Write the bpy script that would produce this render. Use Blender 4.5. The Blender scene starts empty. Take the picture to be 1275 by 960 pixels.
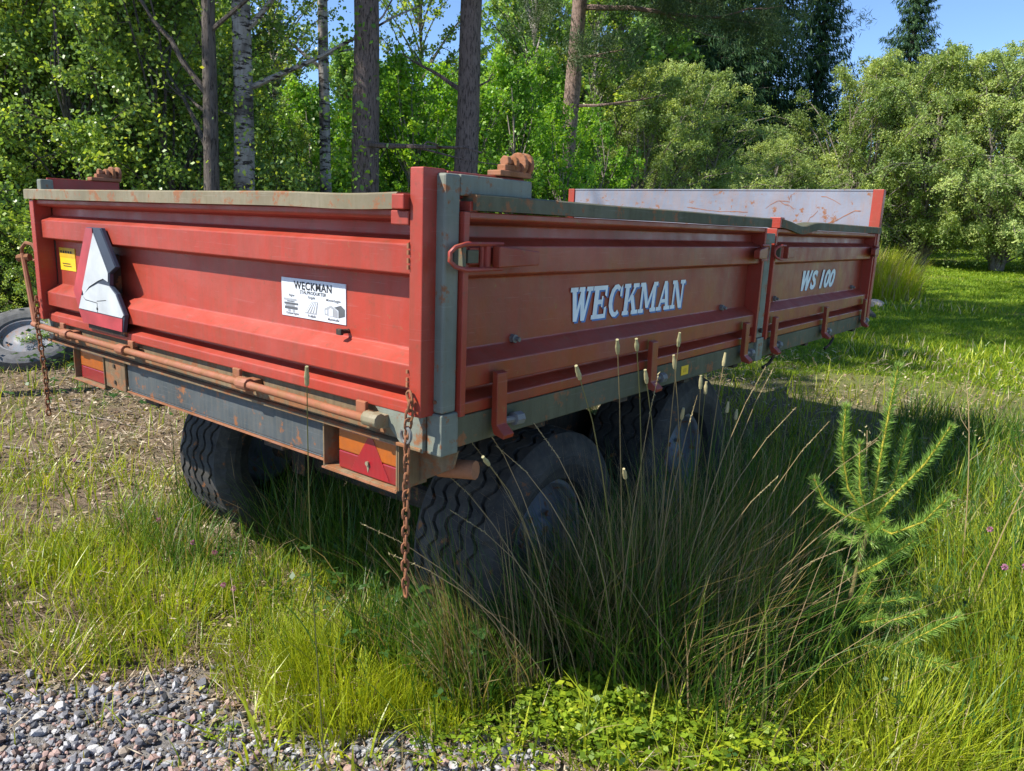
import bpy, bmesh, math, random
import numpy as np
from mathutils import Vector, Matrix
from math import radians as R, sin, cos, pi

sc = bpy.context.scene
C = sc.collection

# ------------------------------------------------------------------ camera
CAM = Vector((1.26627, -1.32922, 1.52129))
RW = ((0.7802, 0.6244, 0.0375), (0.1591, -0.1401, -0.9773), (-0.6049, 0.7684, -0.2087))
cd = bpy.data.cameras.new('camera'); cam = bpy.data.objects.new('camera', cd); C.objects.link(cam)
cd.sensor_width = 36; cd.lens = 26.56; cd.clip_start = 0.05; cd.clip_end = 2000
m3 = Matrix((RW[0], tuple(-v for v in RW[1]), tuple(-v for v in RW[2]))).transposed()
cam.matrix_world = Matrix.Translation(CAM) @ m3.to_4x4()
sc.camera = cam

# ------------------------------------------------------------------ sky, sun, exposure
SUN = Vector((-0.80, -1.20, 1.60)).normalized()
w = bpy.data.worlds.new('World'); sc.world = w; w.use_nodes = True
wt = w.node_tree; bg = wt.nodes['Background']
sky = wt.nodes.new('ShaderNodeTexSky'); sky.sky_type = 'NISHITA'; sky.sun_disc = False
sky.sun_elevation = math.asin(SUN.z); sky.sun_rotation = math.atan2(SUN.x, SUN.y)
sky.air_density = 0.8; sky.dust_density = 0.05; sky.ozone_density = 5.0; sky.altitude = 1200
wt.links.new(sky.outputs[0], bg.inputs[0]); bg.inputs[1].default_value = 0.15
sl = bpy.data.lights.new('sun', 'SUN'); sl.energy = 5.0; sl.angle = R(0.55); sl.color = (1, 0.955, 0.87)
so = bpy.data.objects.new('sun', sl); C.objects.link(so); so.rotation_euler = SUN.to_track_quat('Z', 'Y').to_euler()
so.location = (0, 0, 30)
sc.view_settings.view_transform = 'Standard'; sc.view_settings.look = 'None'
sc.view_settings.exposure = 0.78; sc.view_settings.gamma = 1
sc.render.engine = 'CYCLES'
sc.cycles.max_bounces = 7; sc.cycles.diffuse_bounces = 4; sc.cycles.glossy_bounces = 2
sc.cycles.transmission_bounces = 4; sc.cycles.transparent_max_bounces = 4
sc.cycles.use_denoising = True
sc.cycles.use_adaptive_sampling = True

# ------------------------------------------------------------------ materials
def nn(t, k, **kw):
    n = t.nodes.new(k)
    for a, b in kw.items():
        setattr(n, a, b)
    return n
def ramp(t, src, stops, interp='LINEAR'):
    r = nn(t, 'ShaderNodeValToRGB'); r.color_ramp.interpolation = interp
    e = r.color_ramp.elements
    while len(e) < len(stops): e.new(0.5)
    for q, (p, c) in zip(e, stops):
        q.position = p; q.color = (c[0], c[1], c[2], 1) if hasattr(c, '__len__') else (c, c, c, 1)
    t.links.new(src, r.inputs[0]); return r.outputs[0]
def noise(t, scale, detail=4, rough=0.6, stretch=None, co='Object', dist=0.0):
    tc = nn(t, 'ShaderNodeTexCoord'); src = tc.outputs[co]
    if stretch:
        mp = nn(t, 'ShaderNodeMapping'); mp.inputs['Scale'].default_value = stretch
        t.links.new(src, mp.inputs[0]); src = mp.outputs[0]
    n = nn(t, 'ShaderNodeTexNoise'); n.inputs['Scale'].default_value = scale
    n.inputs['Detail'].default_value = detail; n.inputs['Roughness'].default_value = rough
    n.inputs['Distortion'].default_value = dist
    t.links.new(src, n.inputs['Vector']); return n.outputs[0]
def mixc(t, f, a, b, mode='MIX'):
    m = nn(t, 'ShaderNodeMix'); m.data_type = 'RGBA'; m.blend_type = mode
    for v, i in ((f, 0), (a, 6), (b, 7)):
        if isinstance(v, bpy.types.NodeSocket): t.links.new(v, m.inputs[i])
        elif hasattr(v, '__len__'): m.inputs[i].default_value = (v[0], v[1], v[2], 1)
        else: m.inputs[i].default_value = v
    return m.outputs[2]
def newmat(name):
    m = bpy.data.materials.new(name); m.use_nodes = True
    t = m.node_tree; return m, t, t.nodes['Principled BSDF']
def bump(t, p, h, s, d=0.01):
    b = nn(t, 'ShaderNodeBump'); b.inputs['Strength'].default_value = s; b.inputs['Distance'].default_value = d
    t.links.new(h, b.inputs['Height']); t.links.new(b.outputs[0], p.inputs['Normal'])

RUST = (0.17, 0.06, 0.022); RUST2 = (0.30, 0.13, 0.05)
def paint(name, c1, c2, rust=0.62, rough=0.42, dirt=(0.11, 0.06, 0.03), streak=(9, 9, 0.7), spec=0.4, dirtamt=0.35):
    m, t, p = newmat(name)
    base = mixc(t, ramp(t, noise(t, 2.2, 5), [(0.35, 0), (0.68, 1)]), c1, c2)
    st = ramp(t, noise(t, 4, 6, 0.7, streak), [(0.42, 0), (0.72, 1)])
    dd = nn(t, 'ShaderNodeMath', operation='MULTIPLY'); t.links.new(st, dd.inputs[0]); dd.inputs[1].default_value = dirtamt
    base = mixc(t, dd.outputs[0], base, dirt)
    ch = ramp(t, noise(t, 1.1, 7, 0.75, None, 'Object', .6), [(0.48, 0), (0.75, 0.30)])
    base = mixc(t, ch, base, [min(.7, v * .75 + .13) for v in c1])
    scn = ramp(t, noise(t, 3.0, 2, 0.5, (1.5, 1.5, 60), 'Object', 1.5), [(0.66, 0), (0.70, 0.35)])
    base = mixc(t, scn, base, [min(.7, v * .8 + .10) for v in c1])
    sp = ramp(t, noise(t, 55, 3), [(0.60, 0), (0.72, 0.35)])
    base = mixc(t, sp, base, dirt)
    rm = ramp(t, noise(t, 16, 8, 0.72), [(rust, 0), (rust + 0.06, 1)])
    rc = mixc(t, noise(t, 60, 3), RUST, RUST2)
    col = mixc(t, rm, base, rc)
    t.links.new(col, p.inputs['Base Color'])
    rr = ramp(t, noise(t, 7, 5), [(0.3, rough - 0.08), (0.7, rough + 0.2)])
    t.links.new(rr, p.inputs['Roughness']); p.inputs['Specular IOR Level'].default_value = spec
    bump(t, p, noise(t, 3.5, 6, 0.65), 0.25, 0.012)
    return m
M = {}
M['red'] = paint('red_paint', (0.38, 0.043, 0.022), (0.28, 0.031, 0.015), 0.64)
M['red_shaded'] = paint('shaded_side_red', (0.32, 0.042, 0.018), (0.23, 0.030, 0.012), 0.63, 0.36)  # same red, with the sides' shade and warm grass bounce mixed into its colour
M['red_old'] = paint('chipped_red_paint', (0.38, 0.04, 0.022), (0.24, 0.03, 0.017), 0.55)
M['grey'] = paint('grey_paint', (0.22, 0.235, 0.185), (0.11, 0.13, 0.105), 0.555, 0.62, (0.13, 0.10, 0.05))
M['rail'] = paint('weathered_rail', (0.27, 0.23, 0.145), (0.15, 0.12, 0.07), 0.52, 0.6, (0.14, 0.12, 0.06), (14, 14, 2), dirtamt=0.7)
M['beam'] = paint('dark_grey_beam', (0.070, 0.085, 0.09), (0.035, 0.044, 0.048), 0.56, 0.5, (0.12, 0.11, 0.09), (14, 14, 0.8), dirtamt=0.6)
M['dirty'] = paint('mud_caked_frame', (0.24, 0.17, 0.09), (0.14, 0.085, 0.04), 0.50, 0.8, (0.08, 0.055, 0.03), (12, 12, 2), dirtamt=0.7)
M['sill'] = paint('mossy_grey_sill', (0.12, 0.115, 0.065), (0.065, 0.068, 0.038), 0.555, 0.7, (0.07, 0.06, 0.03), (8, 8, 1), dirtamt=0.7)
M['brown'] = paint('rusty_red_rod', (0.33, 0.11, 0.05), (0.24, 0.08, 0.035), 0.5, 0.65)
M['inner'] = paint('pale_blue_inner', (0.225, 0.245, 0.295), (0.14, 0.155, 0.19), 0.575, 0.5, (0.30, 0.16, 0.09), (7, 7, 1.2), dirtamt=0.45)
M['rust'] = paint('bare_rust', (0.27, 0.11, 0.05), (0.16, 0.06, 0.03), 0.5, 0.85)
M['rust_light'] = paint('orange_rust', (0.36, 0.15, 0.07), (0.24, 0.09, 0.045), 0.5, 0.85)
M['steel'] = paint('dull_zinc', (0.20, 0.20, 0.19), (0.12, 0.12, 0.11), 0.60, 0.5)
M['rim'] = paint('grey_blue_rim', (0.22, 0.24, 0.27), (0.12, 0.13, 0.15), 0.56, 0.5)
M['dark'] = paint('dark_chassis', (0.03, 0.027, 0.022), (0.05, 0.035, 0.022), 0.55, 0.8)
M['orange_bolt'] = paint('rusty_orange_peg', (0.35, 0.14, 0.06), (0.22, 0.08, 0.04), 0.6, 0.7)
def simple(name, c, rough=0.5, spec=0.4, var=0.15, sc_=30, bmp=0.0):
    m, t, p = newmat(name)
    t.links.new(mixc(t, ramp(t, noise(t, sc_, 5), [(0.3, 0), (0.7, 1)]), [v * (1 - var) for v in c], [min(1, v * (1 + var)) for v in c]), p.inputs['Base Color'])
    p.inputs['Roughness'].default_value = rough; p.inputs['Specular IOR Level'].default_value = spec
    if bmp: bump(t, p, noise(t, sc_, 6), bmp, 0.01)
    return m
M['rubber'] = paint('dusty_tyre_rubber', (0.048, 0.046, 0.044), (0.030, 0.029, 0.028), 0.60, 0.8, (0.12, 0.105, 0.085), (2.5, 2.5, 2.5), 0.2, 0.55)
M['rubber_old'] = simple('weathered_rubber', (0.12, 0.12, 0.125), 0.85, 0.2, 0.3, 14, 0.3)
M['white'] = simple('white_print', (0.72, 0.78, 0.80), 0.5, 0.4, 0.12, 25)
M['blue'] = simple('blue_print', (0.05, 0.16, 0.42), 0.5)
M['black'] = simple('black_print', (0.02, 0.02, 0.022), 0.5)
M['pgrey'] = simple('grey_print', (0.32, 0.33, 0.34), 0.5)
M['pgrey2'] = simple('dark_grey_print', (0.10, 0.105, 0.11), 0.5)
M['decal'] = simple('sticker_white', (0.62, 0.65, 0.68), 0.35, 0.5, 0.05, 12)
M['yellow'] = simple('sticker_yellow', (0.80, 0.50, 0.02), 0.4, 0.5, 0.1, 20)
M['yellow2'] = simple('sticker_ochre', (0.60, 0.36, 0.02), 0.4, 0.5, 0.1, 20)
M['tri_white'] = simple('faded_white_plastic', (0.47, 0.49, 0.49), 0.5, 0.4, 0.16, 9)
M['tri_red'] = simple('faded_red_reflector', (0.40, 0.045, 0.055), 0.35, 0.5, 0.3, 7)
M['tri_dark'] = simple('dark_plastic_side', (0.035, 0.045, 0.07), 0.4)
M['wood_box'] = simple('weathered_board', (0.17, 0.11, 0.06), 0.8, 0.2, 0.3, 20)
def lensmat(name, c, em=0.0):
    m, t, p = newmat(name)
    wv = nn(t, 'ShaderNodeTexWave', wave_type='BANDS', bands_direction='X'); wv.inputs['Scale'].default_value = 60
    tc = nn(t, 'ShaderNodeTexCoord'); t.links.new(tc.outputs['Object'], wv.inputs['Vector'])
    d = mixc(t, ramp(t, noise(t, 18, 5), [(0.35, 0), (0.75, 0.55)]), c, [v * 0.45 + 0.02 for v in c])
    t.links.new(d, p.inputs['Base Color']); p.inputs['Roughness'].default_value = 0.28
    p.inputs['Subsurface Weight'].default_value = 0.0
    p.inputs['Coat Weight'].default_value = 0.4
    bump(t, p, wv.outputs[1], 0.35, 0.002); return m
M['amber'] = lensmat('amber_lens', (0.42, 0.10, 0.005))
M['redlens'] = lensmat('red_lens', (0.28, 0.012, 0.012))
M['redtri'] = lensmat('red_reflector', (0.31, 0.008, 0.014))

def leafmat(name, stops, trans=0.35, rough=0.5, gloss=0.3):
    m = bpy.data.materials.new(name); m.use_nodes = True; t = m.node_tree; t.nodes.clear()
    at = nn(t, 'ShaderNodeAttribute', attribute_name='rnd')
    col = ramp(t, at.outputs['Fac'], stops)
    p = nn(t, 'ShaderNodeBsdfPrincipled'); t.links.new(col, p.inputs['Base Color'])
    p.inputs['Roughness'].default_value = rough; p.inputs['Specular IOR Level'].default_value = gloss
    tr = nn(t, 'ShaderNodeBsdfTranslucent'); t.links.new(mixc(t, 1.0, col, (1.3, 1.25, 0.5), 'MULTIPLY'), tr.inputs[0])
    mx = nn(t, 'ShaderNodeMixShader'); mx.inputs[0].default_value = trans
    t.links.new(p.outputs[0], mx.inputs[1]); t.links.new(tr.outputs[0], mx.inputs[2])
    o = nn(t, 'ShaderNodeOutputMaterial'); t.links.new(mx.outputs[0], o.inputs[0]); return m
M['leaf_birch'] = leafmat('birch_leaf', [(0, (0.116, 0.208, 0.047)), (0.45, (0.248, 0.385, 0.085)), (0.85, (0.560, 0.652, 0.097)), (1, (0.660, 0.660, 0.077))], 0.4, 0.38, 0.5)
M['leaf_alder'] = leafmat('alder_leaf', [(0, (0.095, 0.229, 0.028)), (0.5, (0.238, 0.460, 0.051)), (1, (0.476, 0.660, 0.057))], 0.45, 0.42, 0.4)
M['leaf_willow'] = leafmat('willow_leaf', [(0, (0.160, 0.242, 0.076)), (0.5, (0.317, 0.415, 0.127)), (1, (0.569, 0.622, 0.203))], 0.35, 0.55, 0.3)
M['leaf_far'] = leafmat('far_leaf', [(0, (0.117, 0.233, 0.062)), (0.5, (0.234, 0.391, 0.099)), (1, (0.422, 0.612, 0.140))], 0.35, 0.6, 0.2)
M['needle_spruce'] = leafmat('spruce_needles', [(0, (0.020, 0.050, 0.020)), (0.6, (0.042, 0.092, 0.034)), (1, (0.084, 0.143, 0.042))], 0.12, 0.6, 0.2)
M['needle_pine'] = leafmat('pine_needles', [(0, (0.042, 0.084, 0.031)), (0.6, (0.084, 0.140, 0.049)), (1, (0.140, 0.182, 0.056))], 0.15, 0.5, 0.3)
M['needle_young'] = leafmat('young_pine_needles', [(0, (0.12, 0.26, 0.05)), (0.5, (0.24, 0.40, 0.08)), (1, (0.42, 0.52, 0.12))], 0.35, 0.4, 0.4)
M['shoot'] = leafmat('young_pine_bark', [(0, (0.30, 0.26, 0.03)), (1, (0.45, 0.36, 0.05))], 0.0, 0.6)
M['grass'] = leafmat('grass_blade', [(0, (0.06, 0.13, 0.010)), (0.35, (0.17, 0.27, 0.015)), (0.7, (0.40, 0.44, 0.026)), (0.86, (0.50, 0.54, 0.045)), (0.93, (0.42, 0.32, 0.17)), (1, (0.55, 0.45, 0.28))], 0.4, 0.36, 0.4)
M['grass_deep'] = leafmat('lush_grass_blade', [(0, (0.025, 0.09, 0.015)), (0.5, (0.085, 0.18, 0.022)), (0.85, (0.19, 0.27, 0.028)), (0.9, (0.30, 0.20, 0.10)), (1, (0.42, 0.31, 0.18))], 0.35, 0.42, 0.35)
M['lawn'] = leafmat('lawn_blade', [(0, (0.098, 0.193, 0.013)), (0.6, (0.211, 0.318, 0.018)), (1, (0.390, 0.427, 0.033))], 0.4, 0.5, 0.3)
M['straw'] = leafmat('dry_straw', [(0, (0.14, 0.085, 0.05)), (0.5, (0.36, 0.26, 0.17)), (1, (0.62, 0.52, 0.38))], 0.2, 0.6, 0.3)
M['stalk'] = leafmat('dry_stalk', [(0, (0.10, 0.13, 0.03)), (0.5, (0.26, 0.19, 0.09)), (1, (0.40, 0.29, 0.15))], 0.15, 0.55, 0.3)
M['head'] = leafmat('timothy_head', [(0, (0.30, 0.29, 0.15)), (1, (0.50, 0.42, 0.22))], 0.15, 0.7, 0.2)
M['weed'] = leafmat('weed_leaf', [(0, (0.084, 0.156, 0.017)), (0.6, (0.228, 0.336, 0.022)), (1, (0.456, 0.504, 0.033))], 0.35, 0.45, 0.4)
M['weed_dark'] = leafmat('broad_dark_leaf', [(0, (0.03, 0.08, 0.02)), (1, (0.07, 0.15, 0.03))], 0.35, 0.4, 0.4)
M['dock'] = leafmat('pale_dock_leaf', [(0, (0.22, 0.29, 0.11)), (1, (0.30, 0.36, 0.16))], 0.2, 0.6, 0.2)
M['clover'] = leafmat('clover_petals', [(0, (0.38, 0.12, 0.25)), (1, (0.55, 0.25, 0.38))], 0.2, 0.6, 0.2)

def barkmat(name, c1, c2, dark, birch=False, st=(6, 6, 1.2)):
    m, t, p = newmat(name)
    b = mixc(t, ramp(t, noise(t, 4, 6, 0.7, st), [(0.35, 0), (0.65, 1)]), c1, c2)
    if birch:
        k = ramp(t, noise(t, 3.2, 5, 0.7, (2.2, 2.2, 7)), [(0.50, 0), (0.58, 1)])
        b = mixc(t, k, b, dark)
        k2 = ramp(t, noise(t, 1.3, 4, 0.6), [(0.5, 0), (0.6, 0.8)])
        b = mixc(t, k2, b, [v * 1.6 for v in dark])
    else:
        k = ramp(t, noise(t, 7, 6, 0.75, st), [(0.50, 0), (0.60, 1)])
        b = mixc(t, k, b, dark)
    t.links.new(b, p.inputs['Base Color']); p.inputs['Roughness'].default_value = 0.85
    p.inputs['Specular IOR Level'].default_value = 0.2
    bump(t, p, noise(t, 7, 7, 0.75, st), 0.9, 0.03); return m
M['bark_birch'] = barkmat('birch_bark', (0.52, 0.48, 0.44), (0.34, 0.30, 0.27), (0.05, 0.04, 0.035), True)
M['bark_dark'] = barkmat('dark_birch_bark', (0.17, 0.14, 0.12), (0.11, 0.09, 0.075), (0.035, 0.028, 0.024))
M['bark_pine'] = barkmat('pine_bark', (0.24, 0.18, 0.155), (0.16, 0.12, 0.10), (0.05, 0.038, 0.032), False, (7, 7, 1.6))
M['bark_pink'] = barkmat('flaky_pine_bark', (0.36, 0.25, 0.21), (0.24, 0.17, 0.14), (0.09, 0.065, 0.055), False, (5, 5, 2.2))
M['twig'] = simple('grey_twig', (0.24, 0.20, 0.17), 0.8, 0.2, 0.3)
M['twig_dark'] = simple('dark_twig', (0.07, 0.055, 0.045), 0.8, 0.2, 0.3)

# ------------------------------------------------------------------ object helpers
def tag(o, label=None, cat=None, group=None, kind=None):
    if label: o['label'] = label
    if cat: o['category'] = cat
    if group: o['group'] = group
    if kind: o['kind'] = kind
    return o
def empty(name, loc, label, cat, group=None, rz=0.0):
    o = bpy.data.objects.new(name, None); C.objects.link(o); o.location = loc; o.rotation_euler.z = rz
    o.empty_display_size = 0.2
    return tag(o, label, cat, group)
def nmesh(name, V, F, mat, parent=None, smooth=False, rnd=None, loc=None):
    """V (n,3) array, F list/array of equal or mixed polygons."""
    me = bpy.data.meshes.new(name)
    V = np.asarray(V, dtype=np.float32)
    if isinstance(F, tuple):   # tuple of arrays with different vertex counts
        loops = np.concatenate([f.ravel() for f in F]); tot = np.concatenate([np.full(len(f), f.shape[1]) for f in F])
    elif isinstance(F, np.ndarray):
        loops = F.ravel(); tot = np.full(len(F), F.shape[1])
    else:
        loops = np.array([i for f in F for i in f]); tot = np.array([len(f) for f in F])
    start = np.concatenate([[0], np.cumsum(tot)[:-1]])
    me.vertices.add(len(V)); me.vertices.foreach_set('co', V.ravel())
    me.loops.add(len(loops)); me.loops.foreach_set('vertex_index', loops.astype(np.int32))
    me.polygons.add(len(tot)); me.polygons.foreach_set('loop_start', start.astype(np.int32))
    me.polygons.foreach_set('use_smooth', np.full(len(tot), smooth))
    me.update(calc_edges=True)
    if rnd is not None:
        a = me.attributes.new('rnd', 'FLOAT', 'FACE'); a.data.foreach_set('value', np.asarray(rnd, dtype=np.float32))
    me.materials.append(mat)
    o = bpy.data.objects.new(name, me); C.objects.link(o)
    if parent: o.parent = parent
    if loc is not None: o.location = loc
    return o
class MB:
    def __init__(s): s.v = []; s.f = []; s.sm = []
    def add(s, vs, fs):
        b = len(s.v); s.v += [tuple(p) for p in vs]; s.f += [tuple(i + b for i in f) for f in fs]; return s
    def box(s, x0, x1, y0, y1, z0, z1):
        x0, x1 = min(x0, x1), max(x0, x1); y0, y1 = min(y0, y1), max(y0, y1)
        return s.add([(x0, y0, z0), (x1, y0, z0), (x1, y1, z0), (x0, y1, z0), (x0, y0, z1), (x1, y0, z1), (x1, y1, z1), (x0, y1, z1)],
                     [(0, 3, 2, 1), (4, 5, 6, 7), (0, 1, 5, 4), (1, 2, 6, 5), (2, 3, 7, 6), (3, 0, 4, 7)])
    def prism(s, poly, to3, h0, h1):
        """poly of (a,b); to3(a,b,h) gives the point"""
        n = len(poly)
        vs = [to3(a, b, h0) for a, b in poly] + [to3(a, b, h1) for a, b in poly]
        fs = [tuple(range(n - 1, -1, -1)), tuple(range(n, 2 * n))] + [(i, (i + 1) % n, n + (i + 1) % n, n + i) for i in range(n)]
        return s.add(vs, fs)
    def tube(s, pts, rad, n=8, cap=True):
        pts = [Vector(p) for p in pts]; rad = rad if hasattr(rad, '__len__') else [rad] * len(pts)
        vs = []; prev = None
        for i, p in enumerate(pts):
            d = (pts[min(i + 1, len(pts) - 1)] - pts[max(i - 1, 0)]).normalized()
            if prev is None:
                a = d.orthogonal().normalized()
            else:
                a = (prev - d * prev.dot(d)).normalized()
            prev = a; b = d.cross(a)
            for k in range(n):
                t = 2 * pi * k / n; vs.append(p + (a * cos(t) + b * sin(t)) * rad[i])
        fs = [(i * n + k, i * n + (k + 1) % n, (i + 1) * n + (k + 1) % n, (i + 1) * n + k) for i in range(len(pts) - 1) for k in range(n)]
        if cap: fs += [tuple(range(n - 1, -1, -1)), tuple(range((len(pts) - 1) * n, len(pts) * n))]
        return s.add(vs, fs)
    def build(s, name, mat, parent=None, off=(0, 0, 0), bevel=0.0, smooth=False, loc=None):
        bm = bmesh.new(); vv = [bm.verts.new((p[0] - off[0], p[1] - off[1], p[2] - off[2])) for p in s.v]
        for f in s.f:
            try: bm.faces.new([vv[i] for i in f])
            except ValueError: pass
        bmesh.ops.recalc_face_normals(bm, faces=bm.faces[:])
        if bevel:
            es = [e for e in bm.edges if len(e.link_faces) == 2 and e.calc_face_angle(0) > 0.5]
            bmesh.ops.bevel(bm, geom=es, offset=bevel, segments=2, affect='EDGES', profile=0.5, clamp_overlap=True)
        if smooth:
            for f in bm.faces: f.smooth = True
            for e in bm.edges:
                if len(e.link_faces) == 2 and e.calc_face_angle(0) > 0.7: e.smooth = False
        me = bpy.data.meshes.new(name); bm.to_mesh(me); bm.free()
        me.materials.append(mat)
        o = bpy.data.objects.new(name, me); C.objects.link(o)
        if parent: o.parent = parent
        if loc is not None: o.location = loc
        return o

# ------------------------------------------------------------------ terrain
def th(x, y):
    x = np.asarray(x, dtype=float); y = np.asarray(y, dtype=float)
    yy = np.clip(y, -3, 3)
    h = -0.095 + 0.045 * np.clip(yy, 0, 3) + 0.03 * np.clip(y - 3, 0, 60)
    h = h + 0.018 * np.sin(1.9 * x + 0.7 * y) * np.cos(1.3 * y - 0.6 * x) + 0.012 * np.sin(4.3 * x + 1.1) * np.sin(3.7 * y)
    d = np.hypot(x - 0.3, y - 0.9)
    return h
def z_at(x, y): return float(th(x, y))
rng = np.random.default_rng(7)

def in_gravel(x, y):
    """near side of the gravel edge"""
    x = CAM.x + (x - CAM.x) / 1.055; y = CAM.y + (y - CAM.y) / 1.055
    lx = [-6.0, -1.37, -0.98, -0.63, -0.29, 0.18, 0.8, 3.0]; ly = [-2.2, -0.62, -0.14, -0.23, 0.05, 0.28, 0.35, 0.2]
    e = np.interp(x, lx, ly) + 0.03 * np.sin(x * 17) + 0.02 * np.sin(x * 41 + 1)
    return e - y      # >0 on the gravel

# ground sheet: fine near, coarse far, out to the horizon
def ground():
    g = np.unique(np.concatenate([np.linspace(-8, 8, 161), np.linspace(-2.4, 1.6, 133), np.linspace(-40, 40, 81), np.linspace(-400, 400, 41)]))
    X, Y = np.meshgrid(g, g, indexing='ij'); Z = th(X, Y) + rng.normal(0, 0.004, X.shape) * (np.hypot(X, Y) < 9)
    n = len(g); V = np.stack([X, Y, Z], -1).reshape(-1, 3)
    i = np.arange(n - 1); I, J = np.meshgrid(i, i, indexing='ij'); a = (I * n + J).ravel()
    F = np.stack([a, a + n, a + n + 1, a + 1], 1)
    m, t, p = newmat('ground_soil')
    tc = nn(t, 'ShaderNodeTexCoord'); sx = nn(t, 'ShaderNodeSeparateXYZ'); t.links.new(tc.outputs['Object'], sx.inputs[0])
    soil = mixc(t, ramp(t, noise(t, 22, 8, 0.75), [(0.3, 0), (0.7, 1)]), (0.10, 0.07, 0.045), (0.27, 0.20, 0.14))
    bits = ramp(t, noise(t, 120, 5, 0.7), [(0.52, 0), (0.62, 1)])
    soil = mixc(t, bits, soil, (0.30, 0.25, 0.18))
    green = mixc(t, ramp(t, noise(t, 9, 6, 0.7), [(0.3, 0), (0.7, 1)]), (0.05, 0.09, 0.012), (0.11, 0.17, 0.02))
    gm = ramp(t, noise(t, 0.9, 5, 0.7), [(0.52, 0), (0.68, 0.7)])
    near = mixc(t, gm, soil, green)
    dirtp = ramp(t, noise(t, 0.45, 4, 0.6), [(0.56, 0), (0.66, 0.8)])
    lawn = mixc(t, dirtp, mixc(t, ramp(t, noise(t, 3, 8, 0.8), [(0.35, 0), (0.65, 1)]), (0.09, 0.15, 0.014), (0.17, 0.25, 0.02)), (0.19, 0.15, 0.08))
    mr = nn(t, 'ShaderNodeMapRange'); mr.inputs[1].default_value = 4.5; mr.inputs[2].default_value = 8.5
    t.links.new(sx.outputs[1], mr.inputs[0])
    t.links.new(mixc(t, mr.outputs[0], near, lawn), p.inputs['Base Color'])
    p.inputs['Roughness'].default_value = 0.95; p.inputs['Specular IOR Level'].default_value = 0.1
    bump(t, p, noise(t, 40, 8, 0.8), 0.8, 0.03)
    ga = nn(t, 'ShaderNodeAttribute', attribute_name='rnd')
    src = p.inputs['Base Color'].links[0].from_socket
    grit = mixc(t, ramp(t, noise(t, 90, 6, .8), [(.35, 0), (.65, 1)]), (.15, .135, .12), (.36, .34, .32))
    t.links.new(mixc(t, ga.outputs['Fac'], src, grit), p.inputs['Base Color'])
    cx = V[F].mean(1); gm_ = np.clip(in_gravel(cx[:, 0], cx[:, 1]) * 6 + .5, 0, 1) * (np.hypot(cx[:, 0], cx[:, 1]) < 9)
    tag(nmesh('ground', V, F, m, smooth=True, rnd=gm_), kind='structure')
ground()

# ------------------------------------------------------------------ the trailer
# trailer coordinates: x to its right (0 = right side), y forward (0 = rear), z up from the deck's underside
W_, L_ = 2.40, 4.03
T0 = (-1.2, 2.0, -0.95)
trailer = empty('trailer', (-1.2, 2.0, 0.0), 'red and grey drop-side tipping trailer parked in tall grass, WECKMAN on its side', 'trailer')
def B(mb, name, mat, parent=None, bevel=0.0, smooth=False):
    return mb.build(name, M[mat] if isinstance(mat, str) else mat, parent or trailer, T0, bevel, smooth)
PROFILE = [(-0.052, .082), (0.0, .085), (0.0, .116), (-0.045, .134), (-0.047, .142), (0.0, .154), (0.0, .212), (-0.050, .246),
           (-0.052, .430), (0.0, .441), (0.0, .514), (-0.048, .534), (-0.050, .566), (0.002, .574), (0.010, .580), (0.010, .597), (-0.04, .598), (-0.072, .598), (-0.072, .082)]
def panel(to3, s0, s1, n=1):
    """a pressed steel drop side: the folded profile run from s0 to s1, s along, d outward"""
    k = len(PROFILE); vs = []; fs = []
    for i in range(n + 1):
        s = s0 + (s1 - s0) * i / n
        for j, (d, z) in enumerate(PROFILE):
            wob = 0.0009 * sin(s * 5.1 + j) if j in (6, 7, 8) else 0.0
            vs.append(to3(s, d + wob, z))
    for i in range(n):
        for j in range(k):
            a = i * k + j; b = i * k + (j + 1) % k
            fs.append((a, b, b + k, a + k))
    fs += [tuple(range(k)), tuple(range(n * k, n * k + k))]
    return MB().add(vs, fs)
rear = lambda s, d, z: (s, -d - 0.018, z)
right = lambda s, d, z: (d, s, z)
left = lambda s, d, z: (-W_ - d, s, z)
def rail(to3, s0, s1, dz, n=40, t=0.030, z0=0.600, z1=0.640):
    """bare worn steel cap bent by use"""
    prof = [(-0.055, 0.0), (t - 0.004, 0.0), (t, 0.004), (t, .9), (t - 0.006, 1.0), (-0.055, 1.0)]
    vs = []; k = len(prof)
    for i in range(n + 1):
        s = s0 + (s1 - s0) * i / n; e = dz(s)
        for d, z in prof: vs.append(to3(s, d, z0 + (z1 - z0) * z + e))
    fs = [(i * k + j, i * k + (j + 1) % k, (i + 1) * k + (j + 1) % k, (i + 1) * k + j) for i in range(n) for j in range(k)]
    fs += [tuple(range(k)), tuple(range(n * k, n * k + k))]
    return MB().add(vs, fs)
def text_mesh(body, size, bold=0.0, shear=0.0, xs=1.0, align='LEFT'):
    cu = bpy.data.curves.new('lettering', 'FONT'); cu.body = body; cu.size = size; cu.offset = bold; cu.shear = shear
    cu.align_x = align; cu.resolution_u = 3; cu.space_character = 1.08 if body == 'WECKMAN' else 1.0
    o = bpy.data.objects.new('lettering', cu); C.objects.link(o)
    bpy.context.view_layer.update()
    me = bpy.data.meshes.new_from_object(o.evaluated_get(bpy.context.evaluated_depsgraph_get()))
    V = [(v.co.x * xs, v.co.y) for v in me.vertices]; F = [tuple(p.vertices) for p in me.polygons]
    bpy.data.objects.remove(o); bpy.data.curves.remove(cu); bpy.data.meshes.remove(me)
    return V, F
def lettering(name, V, F, to3, mat, parent):
    return B(MB().add([to3(a, b) for a, b in V], F), name, mat, parent)

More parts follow.
